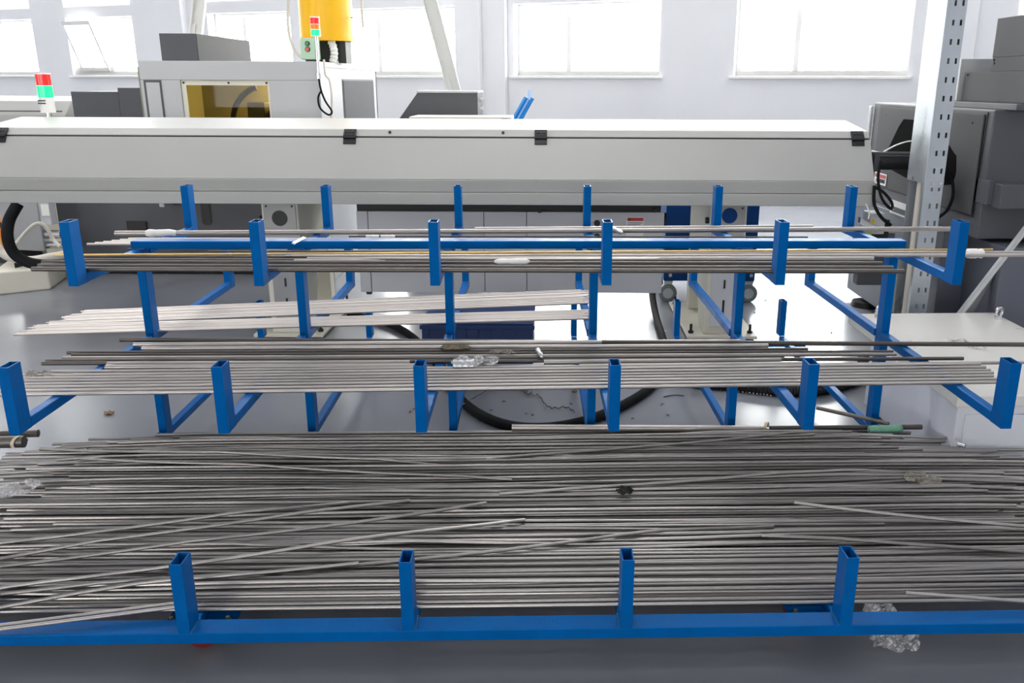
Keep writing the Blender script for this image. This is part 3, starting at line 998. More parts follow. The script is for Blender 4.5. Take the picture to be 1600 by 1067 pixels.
# blue tool trolley
q = thing('tool_trolley', 'dark blue sheet metal trolley on grey casters behind the right feeder leg', 'trolley', (1.08, 6.0, 0))
MB().box(.765, 1.39, 5.8, 6.3, .15, .80).build('cabinet', 'cart_blue', q, bevel=.006)
MB().box(.755, 1.40, 5.79, 6.31, .80, .825).build('top', 'cart_blue', q, bevel=.004)
for x in (.80, 1.355):
    for y in (5.83, 6.25):
        cs = bpy.data.objects.new('caster', None)
        col.objects.link(cs)
        cs.parent = q
        cs.matrix_parent_inverse = Matrix.Translation(-q.location)
        cs['_local'] = 1
        MB().box(x - .03, x + .03, y - .03, y + .03, .142, .149).build('mounting_plate', 'galvanised', cs)
        MB().hexa([(x - .022, y - .016, .05), (x + .012, y - .016, .05), (x + .012, y + .016, .05), (x - .022, y + .016, .05), (x - .03, y - .02, .142), (x + .03, y - .02, .142), (x + .03, y + .02, .142), (x - .03, y + .02, .142)]).build('fork', 'galvanised', cs, bevel=.002)
        MB().cyl((x, y - .03, .062), (x, y + .03, .062), .062, n=26).build('wheel', 'caster_grey', cs, bevel=.006, smooth=True)
        MB().cyl((x, y - .033, .062), (x, y + .033, .062), .036, n=20).cyl((x, y - .037, .062), (x, y + .037, .062), .012, n=10).build('hub', 'galvanised', cs, smooth=True)
    MB().cyl((x + .01, 5.795, .19), (x + .01, 5.80, .19), .012, n=10).build('rivet', 'galvanised', q)

# blue plastic crate on the base arms of the rack
CYF, CZ0, CZ1 = 3.98, .1416, .34
x0, x1 = aY(659, 520, CYF).x, aY(833, 520, CYF).x
y0, y1 = CYF, CYF + .34
q = thing('plastic_crate', 'dark blue ribbed plastic crate resting on the rack base behind the posts', 'crate', ((x0 + x1) / 2, y0 + .17, CZ0))
bx = MB().box(x0, x1, y0, y1, CZ0, CZ0 + .012)
bx.box(x0, x1, y0, y0 + .012, CZ0 + .012, CZ1).box(x0, x1, y1 - .012, y1, CZ0 + .012, CZ1).box(x0, x0 + .012, y0 + .012, y1 - .012, CZ0 + .012, CZ1).box(x1 - .012, x1, y0 + .012, y1 - .012, CZ0 + .012, CZ1)
bx.build('tub', 'crate_blue', q, bevel=.003)
for k in range(9):
    xx = x0 + (x1 - x0) * (k + .5) / 9
    MB().box(xx - .004, xx + .004, y0 - .006, y0, CZ0 + .01, CZ1 - .02).build('rib', 'crate_blue', q)
MB().box(x0 - .008, x1 + .008, y0 - .010, y0, CZ1 - .022, CZ1 - .002).build('rim', 'crate_blue', q, bevel=.002)
MB().box(x0 - .004, x1 + .004, y0 - .004, y1 + .004, CZ1, CZ1 + .008).build('lid', 'crate_blue', q, bevel=.002)

# the big light grey lathe
LX0, LX1, LY0, LY1, LZ = -2.931, -1.657, 6.4, 8.46, 1.588
LATHE = thing('lathe', 'large light grey lathe with a lit viewing window and a grey box on its roof', 'machine', (-2.4, 7.4, 0))
wa, wb = aY(281, 125, LY0), aY(425, 186, LY0)
wx0, wx1, wz1, wz0 = wa.x, wb.x, wa.z, wa.z - .52
hs = MB()
hs.box(LX0, LX1, LY0, LY0 + .05, wz1, LZ).box(LX0, LX1, LY0, LY0 + .05, .66, wz0)
hs.box(LX0, wx0, LY0, LY0 + .05, wz0, wz1).box(wx1, LX1, LY0, LY0 + .05, wz0, wz1)
hs.box(LX0, LX1, LY0 + .05, LY1, LZ - .04, LZ).box(LX0, LX0 + .04, LY0 + .05, LY1, .55, LZ - .04).box(LX1 - .04, LX1, LY0 + .05, LY1, .0, LZ - .04).box(LX0, LX1, LY1 - .04, LY1, .55, LZ - .04)
hs.build('housing', 'lathe_paint', LATHE, bevel=.004)
inn = MB()
inn.box(wx0 - .3, wx1 + .25, LY0 + 1.0, LY0 + 1.02, wz0 - .05, wz1 + .09).box(wx0 - .3, wx1 + .25, LY0 + .06, LY0 + 1.0, wz0 - .07, wz0 - .05)
inn.box(wx0 - .32, wx0 - .3, LY0 + .06, LY0 + 1.0, wz0 - .05, wz1 + .09).box(wx1 + .25, wx1 + .27, LY0 + .06, LY0 + 1.0, wz0 - .05, wz1 + .09)
inn.build('work_chamber', 'lathe_inside', LATHE)
wf = MB()
t = .035
wf.box(wx0 + .002, wx1 - .002, LY0 + .012, LY0 + .03, wz1 - t, wz1 - .002).box(wx0 + .002, wx1 - .002, LY0 + .012, LY0 + .03, wz0 + .002, wz0 + t)
wf.box(wx0 + .002, wx0 + t, LY0 + .012, LY0 + .03, wz0 + t, wz1 - t).box(wx1 - .015, wx1 - .002, LY0 + .012, LY0 + .03, wz0 + t, wz1 - t)
wf = wf.build('window_frame', 'feeder_base', LATHE)
MB().box(wx0 + t, wx1 - .015, LY0 + .018, LY0 + .024, wz0 + t, wz1 - t).build('pane', 'lathe_glass', wf)
for x in (.02, .34, .61):
    MB().cyl((wx0 + x, LY0 + .008, wz1 - .018), (wx0 + x, LY0 + .013, wz1 - .018), .008, n=8).build('screw', 'black', wf)
hc = Vector((wx0 + .45, LY0 + .5, wz1 - .32))
MB().tube([hc + Vector((-.28 * math.cos(a), 0, .28 * math.sin(a))) for a in [i * .1 for i in range(-2, 14)]], .022, 8).build('coolant_hose', 'black', LATHE, smooth=True)
MB().cyl((hc.x - .02, LY0 + .45, hc.z - .02), (hc.x - .02, LY0 + .75, hc.z - .02), .10, n=8).cyl((hc.x + .12, LY0 + .4, hc.z + .12), (hc.x - .05, LY0 + .6, hc.z), .05, .035, n=14).build('tool_turret', 'turret', LATHE, smooth=True)
MB().box(wx0 + .34, wx0 + .47, LY0 + .35, LY0 + .6, wz1 - .42, wz1 - .16).build('tool_block', 'dark_grey', LATHE, bevel=.004)
MB().box(wx0 + .56, wx1 - .01, LY0 + .3, LY0 + .5, wz1 - .42, wz1 - .17).build('tailstock', 'mid_grey', LATHE, bevel=.004)
wl = bpy.data.lights.new('work_lamp', 'POINT')
wl.energy = 16
wl.color = (1.0, .84, .52)
wl.shadow_soft_size = .03
wlo = bpy.data.objects.new('work_lamp', wl)
wlo.location = (wx1 - .06, LY0 + .80, wz1 - .06)
col.objects.link(wlo)
# outlined side door left of the window
da, db = aY(222, 125, LY0), aY(259, 186, LY0)
gx0, gx1, gz1 = da.x + .01, db.x, da.z
MB().box(gx0, gx1, LY0 - .004, LY0 + .01, .62, gz1).build('hatch_gap', 'dark_grey', LATHE)
MB().box(gx0 + .016, gx1 - .012, LY0 - .008, LY0 - .004, .63, gz1 - .016).build('hatch', 'lathe_paint', LATHE, bevel=.002)
# grille panel on the end face
ea, eb = aX(535, 126, LX1), aX(582, 126, LX1)
MB().box(LX1 - .002, LX1 + .004, ea.y - .02, eb.y + .02, .72, ea.z + .012).build('end_panel_gap', 'dark_grey', LATHE)
MB().box(LX1 + .004, LX1 + .008, ea.y, eb.y, .73, ea.z).build('end_panel', 'cover_grey', LATHE, bevel=.002)
# box on the roof
ta, tb = aY(248, 52, 6.5), aY(310, 94, 6.5)
rb = MB().box(ta.x, tb.x, 6.5, 7.63, LZ, ta.z).build('roof_box', 'dark_grey', LATHE, bevel=.003)
MB().box(tb.x, tb.x + .004, 6.505, 7.625, LZ + .003, ta.z - .003).build('roof_box_side', 'cover_grey', rb)
# dark lower body
MB().box(-3.80, -1.75, 6.62, 8.3, .03, .70).build('base', 'dark_grey', LATHE, bevel=.006)
p = aY(322, 338, 6.61)
MB().prism([(p.x - .035, p.z + .14), (p.x - .035, p.z - .05), (p.x - .02, p.z - .068), (p.x + .02, p.z - .068), (p.x + .035, p.z - .05), (p.x + .035, p.z + .14)], 'y', 6.612, 6.622).build('dark_slot', 'black', LATHE)
p = aY(213, 353, 6.6)
MB().box(p.x - .075, p.x + .075, 6.60, 6.62, p.z - .04, p.z + .035).build('vent', 'black', LATHE, bevel=.004)
for x in (-3.65, -2.7, -1.9):
    for y in (6.75, 8.1):
        MB().cyl((x, y, 0), (x, y, .03), .045, n=14).build('levelling_foot', 'black', LATHE)
# dark stepped end box to its left
d0, d1, d2 = aY(110, 143, 7.0), aY(183, 137, 7.0), aY(221, 137, 7.0)
MB().box(d0.x, d1.x, 7.0, 8.0, .6, d0.z).box(d1.x, LX0, 7.0, 8.0, .6, d1.z).build('headstock_cover', 'dark_grey', LATHE, bevel=.004)

# yellow drum on the lathe roof
dl, dr = aY(471, 60, 7.1), aY(552, 60, 7.1)
dcx, drad = (dl.x + dr.x) / 2, (dr.x - dl.x) / 2
q = thing('mist_collector', 'glossy yellow drum standing on a black stand on the lathe roof', 'drum', (dcx, 7.1, LZ))
zb = dl.z - .01
MB().cyl((dcx, 7.1, zb), (dcx, 7.1, zb + .75), drad, n=48).build('drum', 'yellow_paint', q, smooth=True)
MB().cyl((dcx, 7.1, zb - .012), (dcx, 7.1, zb + .012), drad + .008, n=48).build('rim', 'yellow_paint', q, smooth=True)
MB().box(dcx - .06, dcx + .05, 7.0, 7.2, LZ, zb - .012).build('stand', 'black', q, bevel=.004)
MB().hexa([(dcx + .10, 7.0, LZ), (dcx + .16, 7.0, LZ), (dcx + .16, 7.2, LZ), (dcx + .10, 7.2, LZ), (dcx + .07, 7.0, zb - .012), (dcx + .16, 7.0, zb - .012), (dcx + .16, 7.2, zb - .012), (dcx + .07, 7.2, zb - .012)]).build('stand', 'black', q)
hp = [(dcx + .06 + .02 * math.sin(i * .25), 6.96, zb - .01 - i * (zb - LZ - .012) / 12) for i in range(13)]
MB().tube(hp, .03, 12, True, [.032 if i % 2 else .026 for i in range(13)]).build('drain_hose', 'white_plastic', q, smooth=True)
MB().cyl((dcx + drad, 7.05, zb + .16), (dcx + drad + .10, 7.05, zb + .155), .004, n=6).build('bracket', 'dark_grey', q)
MB().cyl((dcx + drad + .09, 7.05, zb + .09), (dcx + drad + .09, 7.05, zb + .5), .010, n=10).build('gauge_tube', 'cream_cable', q, smooth=True)

# green control box with its conduit
ga, gb = aY(468, 59, 6.75), aY(488, 90, 6.75)
q = thing('control_box', 'pale green switch box with two round buttons on the lathe roof', 'switch box', ((ga.x + gb.x) / 2, 6.75, LZ))
MB().box(ga.x, gb.x + .03, 6.75, 6.88, LZ + .02, ga.z).build('case', 'control_green', q, bevel=.006)
MB().box(ga.x + .03, gb.x + .03, 6.76, 6.87, LZ, LZ + .02).build('bracket', 'black', q)
for (x, y, m) in ((480, 68, 'button_green'), (480.5, 77, 'button_red')):
    p = aY(x, y, 6.745)
    bo = MB().cyl((p.x, 6.742, p.z), (p.x, 6.75, p.z), .018, n=18).build('button', 'black', q, smooth=True)
    MB().cyl((p.x, 6.734, p.z), (p.x, 6.742, p.z), .013, n=16).build('button_cap', m, bo, smooth=True)
cp = smooth_path([aY(453, -30, 6.8), aY(450, 15, 6.8), aY(451, 50, 6.8), aY(460, 78, 6.8), aY(472, 90, 6.8), aY(484, 92.5, 6.8)])
tag(MB().tube(cp, .011, 10).build('conduit', 'cream_cable', smooth=True), 'grey flexible conduit hanging down to the green switch box', 'conduit')


def signal_tower(name, label, px, ytop, ybot, Y, seg, pole_to, r):
    top, bot = aY(px, ytop, Y), aY(px, ybot, Y)
    x = top.x
    root = thing(name, label, 'signal lamp', (x, Y, pole_to))
    h = top.z - bot.z
    z = top.z
    MB().cyl((x, Y, z - .008), (x, Y, z), r * 1.02, n=24).build('cap', 'white_plastic', root, smooth=True)
    z -= .008
    for k, (m, fr) in enumerate(seg):
        dz = fr * (h - .008)
        so = MB().cyl((x, Y, z - dz + .004), (x, Y, z), r, n=24).build({'white_plastic': 'base_housing'}.get(m, 'lamp_lens'), m, root, smooth=True)
        MB().cyl((x, Y, z - dz), (x, Y, z - dz + .004), r * 1.03, n=24).build('ring', 'white_plastic', so, smooth=True)
        if m == 'white_plastic' and fr > .2:
            for j in range(2):
                MB().box(x - r * .75, x + r * .35, Y - r * 1.04, Y - r * .6, z - .018 - .016 * j, z - .011 - .016 * j).build('slot', 'black', so)
        z -= dz
    MB().cyl((x, Y, pole_to), (x, Y, z), r * .36, n=14).build('pole', 'bright_steel', root, smooth=True)
    return root, x


signal_tower('signal_tower', 'signal lamp with red and lit green sections on a white base at the far left', 66, 114, 176, 5.66, [('lamp_red', .30), ('lamp_green', .32), ('white_plastic', .38)], .85, .043)
rt, sx = signal_tower('signal_tower', 'slim signal lamp with red, amber and lit green sections before the yellow drum', 491.5, 26, 57, 6.33, [('lamp_red', .36), ('lamp_amber', .28), ('lamp_green', .36)], 1.50, .032)
b = MB()
b.cyl((sx, 6.33, 1.47), (sx, 6.33, 1.51), .02, n=12).box(sx - .008, sx + .008, 6.33, 6.41, 1.48, 1.50)
b.build('pole_clamp', 'bright_steel', rt, smooth=True)
lp = smooth_path([(sx, 6.33, 1.47), (sx + .005, 6.34, 1.40), (sx + .03, 6.345, 1.32), (sx + .07, 6.35, 1.25), (sx + .045, 6.35, 1.225), (sx - .01, 6.35, 1.27), (sx - .02, 6.35, 1.34), (sx + .002, 6.36, 1.39)])
tag(MB().tube(lp, .007, 8).build('cable_loop', 'rubber', smooth=True), 'black cable loop hanging below the slim signal lamp', 'cable')
lp = smooth_path([(sx + .03, 6.385, 1.60), (sx + .035, 6.38, 1.50), (sx + .062, 6.38, 1.46), (sx + .07, 6.38, 1.36), (sx + .06, 6.38, 1.24), (sx + .05, 6.38, 1.1)])
tag(MB().tube(lp, .008, 8).build('cable', 'cream_cable', smooth=True), 'pale cable running down the lathe front beside the black loop', 'cable')

# small dark enclosure and the white bar in front of it
p = [aY(x, y, 6.9) for x, y in ((622, 188), (652, 145), (747, 148), (747, 188))]
q = thing('sloped_enclosure', 'dark grey enclosure with a slanted left side behind the feeder', 'enclosure', (p[0].x + .3, 7.1, 0))
zz = .62
sl = (p[1].x - p[0].x) / (p[1].z - p[0].z)
MB().prism([(p[0].x, p[0].z), (p[3].x, p[0].z), (p[3].x, p[1].z), (p[1].x, p[1].z)], 'y', 6.9, 7.42).build('hood', 'dark_grey', q, bevel=.003)
MB().box(p[0].x, p[3].x, 6.92, 7.42, 0, p[0].z).build('cabinet', 'panel_grey', q, bevel=.004)
MB().prism([(p[1].x - .005, p[1].z), (p[3].x + .005, p[1].z), (p[3].x + .005, p[1].z + .015), (p[1].x - .005, p[1].z + .015)], 'y', 6.89, 7.43).build('top_sheet', 'lathe_paint', q, bevel=.002)
for zq in (.05, .12, .2):
    MB().cyl((p[3].x, 7.1, p[1].z - zq), (p[3].x + .025, 7.1, p[1].z - zq), .012, n=10).build('fitting', 'white_plastic', q)
a_, b_ = aY(639, 182.5, 6.2), aY(799, 182.5, 6.2)
q = thing('slotted_tray', 'thin cream tray edge with two dark slots just above the feeder lid', 'tray', ((a_.x + b_.x) / 2, 6.4, 0))
MB().box(a_.x + .15, b_.x - .15, 6.28, 6.55, 0, .8).build('stand', 'feeder_base', q, bevel=.004)
MB().box(a_.x, b_.x, 6.2, 6.6, .8, a_.z).build('tray', 'feeder_base', q, bevel=.003)
for x in (648, 788):
    p1_ = aY(x, 186, 6.2)
    MB().box(p1_.x - .022, p1_.x + .022, 6.197, 6.2, p1_.z - .008, p1_.z + .004).build('slot', 'dark_grey', q)

# leaning blue handle
LH = 7.75
q = thing('lifter_handle', 'bright blue tilted handle of a lifting cart sticking up behind the feeder', 'handle', (-.6, 7.8, 0))
A0, A1, B1 = aY(802, 188, LH), aY(822, 152, LH), aY(826, 141, LH)
dv = (A1 - A0).normalized()
bot = A0 - dv * ((A0.z - .1) / dv.z)
MB().tube([bot, A1], .018, 4).build('bar', 'handle_blue', q)
MB().tube([bot + Vector((.06, 0, 0)), A1 + Vector((.055, 0, -.005))], .018, 4).build('bar', 'handle_blue', q)
MB().tube([bot + Vector((.03, .01, 0)), A1 + Vector((.025, .01, -.02))], .014, 4).build('web', 'handle_pale', q)
MB().tube([A1 + Vector((.03, 0, -.02)), B1 + Vector((.01, 0, 0))], .016, 4).build('grip', 'handle_pale', q)
MB().box(bot.x - .2, bot.x + .3, 7.65, 8.0, .0, .12).build('foot', 'handle_blue', q, bevel=.01)

# white diagonal brace by the wall, and the second one far left
for (xa, ya, xb, yb, lab, wd) in ((664, -30, 712, 150, 'white diagonal roof brace in front of the window wall by the pilaster', .15), (318, -40, 306, 70, 'white slanting brace rising behind the box on the lathe roof', .13)):
    A_, B_ = aY(xa, ya, 11.6), aY(xb, yb, 11.6)
    d = (B_ - A_).normalized()
    s_ = d.cross(Vector((0, 1, 0))).normalized()
    q = thing('brace', lab, 'brace', B_)
    top_ = A_ - d * ((CEIL - A_.z) / -d.z if d.z else 0)
    foot = B_ + d * (.6 if wd > .14 else 1.2)
    MB().slab([top_ - s_ * wd / 2, top_ + s_ * wd / 2, foot + s_ * wd / 2, foot - s_ * wd / 2], (0, .02, 0)).build('web', 'brace_white', q)
    for sg in (-1, 1):
        e0, e1 = top_ + s_ * sg * wd / 2, foot + s_ * sg * wd / 2
        MB().slab([e0, e0 + s_ * sg * .012, e1 + s_ * sg * .012, e1], (0, -.06, 0)).build('flange', 'brace_white', q)
    MB().slab([B_ - s_ * .10 - d * .25, B_ - s_ * .02 - d * .25, B_ - s_ * .02, B_ - s_ * .10], (0, -.03, 0)).build('gusset', 'brace_white', q)
    MB().cyl(B_ + Vector((0, -.05, -.03)), B_ + Vector((0, 0, -.03)), .016, n=6).build('bolt', 'dark_grey', q)

# second feeder at the far left
q = thing('far_feeder', 'pale bar feeder end visible behind the signal lamp at the far left', 'machine', (-5.4, 7.6, 0))
e0, e1 = aY(100, 165, 7.3), aY(86, 158, 7.3)
MB().prism([(7.3, .80), (7.3, 1.18), (7.42, e1.z), (7.9, e1.z + .03), (8.1, e1.z), (8.1, .80)], 'x', -8.0, e0.x + .0).build('body', 'feeder_paint', q, bevel=.006)
MB().box(-8.0, e0.x - .02, 7.296, 7.30, 1.205, 1.215).build('lid_gap', 'dark_grey', q)
MB().box(e0.x - .5, e0.x - .2, 7.4, 8.0, 0, .80).build('leg', 'feeder_base', q, bevel=.006)
MB().box(-7.5, -7.2, 7.4, 8.0, 0, .80).build('leg', 'feeder_base', q, bevel=.006)

# low white machine base with hoses at the left, under the feeder
PYF = 6.05
pl_, pr_ = aY(6, 370, PYF), aY(66, 370, PYF + .25)
q = thing('pump_unit', 'white pump cabinet on a low base under the left end of the feeder', 'cabinet', (pl_.x, 6.3, 0))
MB().hexa([(pl_.x, PYF, .30), (pr_.x, PYF + .25, .24), (pr_.x - .1, PYF + .5, .24), (pl_.x - .2, PYF + .4, .30), (pl_.x, PYF, .70), (pr_.x, PYF + .25, .70), (pr_.x - .1, PYF + .5, .70), (pl_.x - .2, PYF + .4, .70)]).build('cabinet', 'lathe_paint', q, bevel=.008)
MB().hexa([(pl_.x + .02, PYF + .03, .16), (pr_.x - .03, PYF + .27, .16), (pr_.x - .12, PYF + .48, .16), (pl_.x - .1, PYF + .38, .16), (pl_.x + .02, PYF + .03, .30), (pr_.x - .03, PYF + .27, .245), (pr_.x - .12, PYF + .48, .245), (pl_.x - .1, PYF + .38, .30)]).build('recess', 'black', q)
MB().hexa([(pl_.x - .05, PYF - .15, 0), (pr_.x + .12, PYF + .05, 0), (pr_.x + .0, PYF + .54, 0), (pl_.x - .25, PYF + .45, 0), (pl_.x - .05, PYF - .15, .16), (pr_.x + .12, PYF + .05, .16), (pr_.x + .0, PYF + .54, .16), (pl_.x - .25, PYF + .45, .16)]).build('plinth', 'feeder_base', q, bevel=.012)
pp = aY(75, 338, PYF + .3)
MB().box(pp.x - .045, pp.x + .035, PYF + .27, PYF + .36, pp.z - .06, pp.z + .12).build('junction_box', 'panel_grey', q, bevel=.004)
MB().box(pp.x - .02, pp.x + .035, PYF + .262, PYF + .27, pp.z + .01, pp.z + .09).build('cover_plate', 'white_plastic', q)
MB().cyl((pp.x - .06, PYF + .3, .36), (pp.x + .08, PYF + .3, .36), .032, n=16).cyl((pp.x - .06, PYF + .3, .28), (pp.x + .08, PYF + .3, .28), .028, n=16).build('pipe', 'bright_steel', q, smooth=True)
# hose of the pump unit, floor cables
hp = smooth_path([aY(28, 318, 5.35), aY(14, 345, 5.3), aY(12, 372, 5.25), aY(22, 396, 5.25), aY(42, 409, 5.25), aY(70, 414, 5.25), aY(110, 413, 5.35), aY(150, 411, 5.6), aY(210, 408, 6.0), aY(280, 406, 6.4)])
tag(MB().tube(hp, .034, 14).build('hose', 'rubber', smooth=True), 'thick black hose hanging in a bow below the left end of the feeder', 'hose')
hp = smooth_path([aY(22, 384, 5.55), aY(36, 368, 5.55), aY(52, 352, 5.55), aY(64, 349.5, 5.55), aY(74, 358, 5.55), aY(84, 375, 5.55), aY(95, 386, 5.5)])
tag(MB().tube(hp, .012, 10).build('cable', 'cream_cable', smooth=True), 'pale cable arching in front of the white pump cabinet', 'cable')
hp = smooth_path([aY(-10, 372, 5.7), aY(2, 394, 5.7), aY(20, 404, 5.7), aY(50, 406, 5.7), aY(80, 401, 5.7), aY(104, 396, 5.7), aY(118, 384, 5.7)])
tag(MB().tube(hp, .026, 10).build('cable', 'cream_cable', smooth=True), 'thick cream cable hanging low by the black hose at the left', 'cable')
p = aY(-12, 345, 7.0)
q = thing('orange_equipment', 'orange machine part just visible at the left edge under the feeder', 'equipment', (p.x, 7.0, 0))
MB().box(p.x - .4, p.x + .12, 7.0, 7.2, .12, p.z - .06).build('body', 'orange', q, bevel=.01)
MB().box(p.x - .4, p.x + .16, 6.98, 7.2, p.z - .01, p.z + .06).build('guard', 'orange', q, bevel=.01)
MB().box(p.x - .4, p.x + .1, 7.03, 7.2, 0, p.z - .01).build('core', 'black', q)

# ------------------------------------------------------------------ right-hand side
# grey lathe on the right
RX = 2.15
RL = thing('turning_center', 'dark grey machine tool on the right with a black oval opening in its side', 'machine', (3.0, 5.2, 0))
ZT = 1.332
YF, YBK = 4.345, 5.985
MB().box(RX, 4.2, YF, YBK, .70, ZT).build('housing', 'dark_grey', RL, bevel=.006)
MB().prism([(YF + .25, .70), (YBK + .02, .70), (YBK + .02, .06), (5.25, .06), (5.1, .12), (YF + .25, .05)], 'x', RX - .05, 4.1).build('base', 'slate', RL, bevel=.006)
MB().box(RX + .08, 4.1, YF - .13, YF + .25, .03, .68).build('front_apron', 'slate', RL, bevel=.006)
# side door, standing proud of the frame
da, db = aX(1378, 167, RX), aX(1541, 181, RX)
dy0, dy1 = db.y, da.y
MB().box(RX - .004, RX, dy0 - .02, dy1 + .015, .80, da.z + .012).build('door_gap', 'black', RL)
dr_ = MB().box(RX - .012, RX - .004, dy0, dy1, .81, da.z).build('side_door', 'cover_grey', RL, bevel=.002)
poly = [aX(x, y, RX - .014) for x, y in ((1386, 262), (1386, 236), (1404, 198), (1412, 186), (1440, 188), (1470, 205), (1488, 236), (1494, 244), (1493, 270), (1488, 288), (1466, 290), (1420, 280))]
MB().slab([(q_.x, q_.y, q_.z) for q_ in poly], (.006, 0, 0)).build('oval_opening', 'matte_black', dr_)
for (x, y) in ((1384, 179), (1519, 192)):
    p = aX(x, y, RX - .013)
    MB().cyl((RX - .015, p.y, p.z), (RX - .011, p.y, p.z), .005, n=8).build('screw', 'black', dr_)
MB().box(RX - .02, RX, YBK + .0, YBK + .05, .9, 1.31).build('hinge_rail', 'lathe_paint', RL, bevel=.006)
# stepped covers on the roof
X2 = 2.30
p1_, p2_, p3_ = aX(1508, 113, X2), aX(1548, 90, X2), aX(1556, 29, X2)
MB().box(X2 - .1, 4.2, YF - .1, p1_.y + .1, ZT, ZT + .03).build('roof_sheet', 'dark_grey', RL, bevel=.003)
MB().box(X2, 4.0, YF, p1_.y, ZT + .03, p1_.z).build('roof_cover', 'cover_grey', RL, bevel=.003)
MB().box(X2 + .01, 4.0, YF, p2_.y, p1_.z, p2_.z).build('roof_cover', 'cover_grey', RL, bevel=.003)
MB().box(X2 + .01, 4.0, YF, p3_.y, p2_.z, p3_.z).build('roof_cover', 'cover_grey', RL, bevel=.003)
MB().box(X2 - .02, 4.0, p1_.y + .02, p1_.y + .35, ZT + .03, aX(1515, 91, X2 - .02).z).build('rear_cover', 'lathe_paint', RL, bevel=.003)
for (x, y) in ((1511, 117), (1552, 94), (1552, 99)):
    p = aX(x, y, X2 - .004)
    MB().cyl((X2 - .006, p.y, p.z), (X2 + .002, p.y, p.z), .006, n=8).build('screw', 'black', RL)
# front drawer that juts out
fz1, fz0 = aY(1540, 288, YF - .12).z, aY(1540, 326, YF - .12).z
MB().box(RX + .02, 4.1, YF - .14, YF, fz0, fz1).build('drawer', 'dark_grey', RL, bevel=.004)
MB().box(RX - .004, RX + .02, YF - .06, YF + .14, fz0 + .01, fz1 + .01).build('drawer_bracket', 'dark_grey', RL, bevel=.002)
for x, y in ((2.14, 5.72), (2.3, 4.6), (3.8, 5.7), (3.8, 4.6)):
    MB().cyl((x, y, .0), (x, y, .035), .10, .09, n=24).cyl((x, y, .035), (x, y, .12), .03, n=12).build('levelling_foot', 'black', RL, smooth=True)
# plates on the lower flank
for (xa, ya, xb, yb, hd) in ((1393, 311, 1418, 342, None), (1368, 268, 1384, 291, 'label_red')):
    p, r_ = aX(xa, ya, RX - .053), aX(xb, yb, RX - .053)
    X_ = RX - .054 if hd is None else RX - .015
    if hd:
        p, r_ = aX(xa, ya, X_), aX(xb, yb, X_)
    y0_, y1_ = sorted((p.y, r_.y))
    pl = MB().box(X_ - .002, X_, y0_, y1_, min(p.z, r_.z), max(p.z, r_.z)).build('rating_plate', 'paper', RL)
    zt2, zb2 = max(p.z, r_.z), min(p.z, r_.z)
    if hd:
        MB().box(X_ - .004, X_ - .002, y0_ + .01, y1_ - .01, zt2 - .03, zt2 - .008).build('plate_header', hd, pl)
    for k in range(6):
        MB().box(X_ - .0035, X_ - .002, y0_ + .02, y1_ - .02 - .02 * (k % 3), zb2 + .012 + (zt2 - zb2 - .05) * k / 6, zb2 + .018 + (zt2 - zb2 - .05) * k / 6).build('text_line', 'label_ink', pl)

# feed tube between feeder and machine
q = thing('feed_tube', 'black guide tube joining the feeder end to the grey machine on the right', 'tube', (1.95, 5.0, .9))
ta_ = aY(1366, 253, 4.97)
MB().cyl((1.735, 4.98, ta_.z), (2.15, 4.98, ta_.z), .045, n=24).build('tube', 'black', q, smooth=True)
MB().cyl((1.76, 4.94, ta_.z + .05), (2.14, 4.94, ta_.z + .05), .009, n=10).build('guide_rod', 'dark_grey', q, smooth=True)
MB().box(1.80, 1.83, 4.92, 5.04, ta_.z - .05, ta_.z + .06).build('clamp', 'dark_grey', q, bevel=.004)
MB().tube(smooth_path([(1.85, 4.93, ta_.z + .06), (1.92, 4.92, ta_.z + .10), (2.0, 4.92, ta_.z + .12), (2.13, 4.95, ta_.z + .11)]), .004, 6).build('air_line', 'white_plastic', q, smooth=True)
# limit switch block below the tube
a_ = aY(1363, 352, 4.78)
q = thing('sensor_block', 'small grey switch block with a yellow warning sticker below the feeder end', 'switch', (a_.x, 4.8, .6))
c_, d_ = aY(1361, 333, 4.78), aY(1377, 352, 4.78)
MB().box(c_.x, d_.x + .02, 4.78, 4.90, d_.z - .05, c_.z).build('case', 'panel_grey', q, bevel=.004)
s_ = aY(1364, 345, 4.778)
st = MB().prism([(s_.x - .012, s_.z - .012), (s_.x + .014, s_.z - .012), (s_.x + .001, s_.z + .014)], 'y', 4.777, 4.780).build('warning_sticker', 'warn_yellow', q)
MB().prism([(s_.x - .002, s_.z - .007), (s_.x + .003, s_.z), (s_.x + .0005, s_.z), (s_.x + .003, s_.z + .006), (s_.x - .001, s_.z + .001), (s_.x + .001, s_.z + .001)], 'y', 4.7765, 4.777).build('bolt_symbol', 'black', st)
e_, f_ = aY(1345, 340, 4.74), aY(1372, 356, 4.74)
MB().slab([e_, f_, f_ + Vector((0, 0, -.03)), e_ + Vector((0, 0, -.03))], (0, .04, 0)).build('bracket', 'bright_steel', q)
g_ = aY(1354, 362, 4.75)
MB().box(g_.x - .02, g_.x + .03, 4.75, 4.79, g_.z - .04, g_.z + .02).build('connector', 'sticker_green', q, bevel=.004)
MB().box(g_.x + .03, g_.x + .14, 4.79, 4.90, g_.z - .07, g_.z + .06).build('motor', 'black', q, bevel=.006)
MB().box(c_.x - .02, d_.x + .1, 4.82, 4.90, d_.z - .35, d_.z - .05).build('bracket_plate', 'dark_grey', q, bevel=.004)
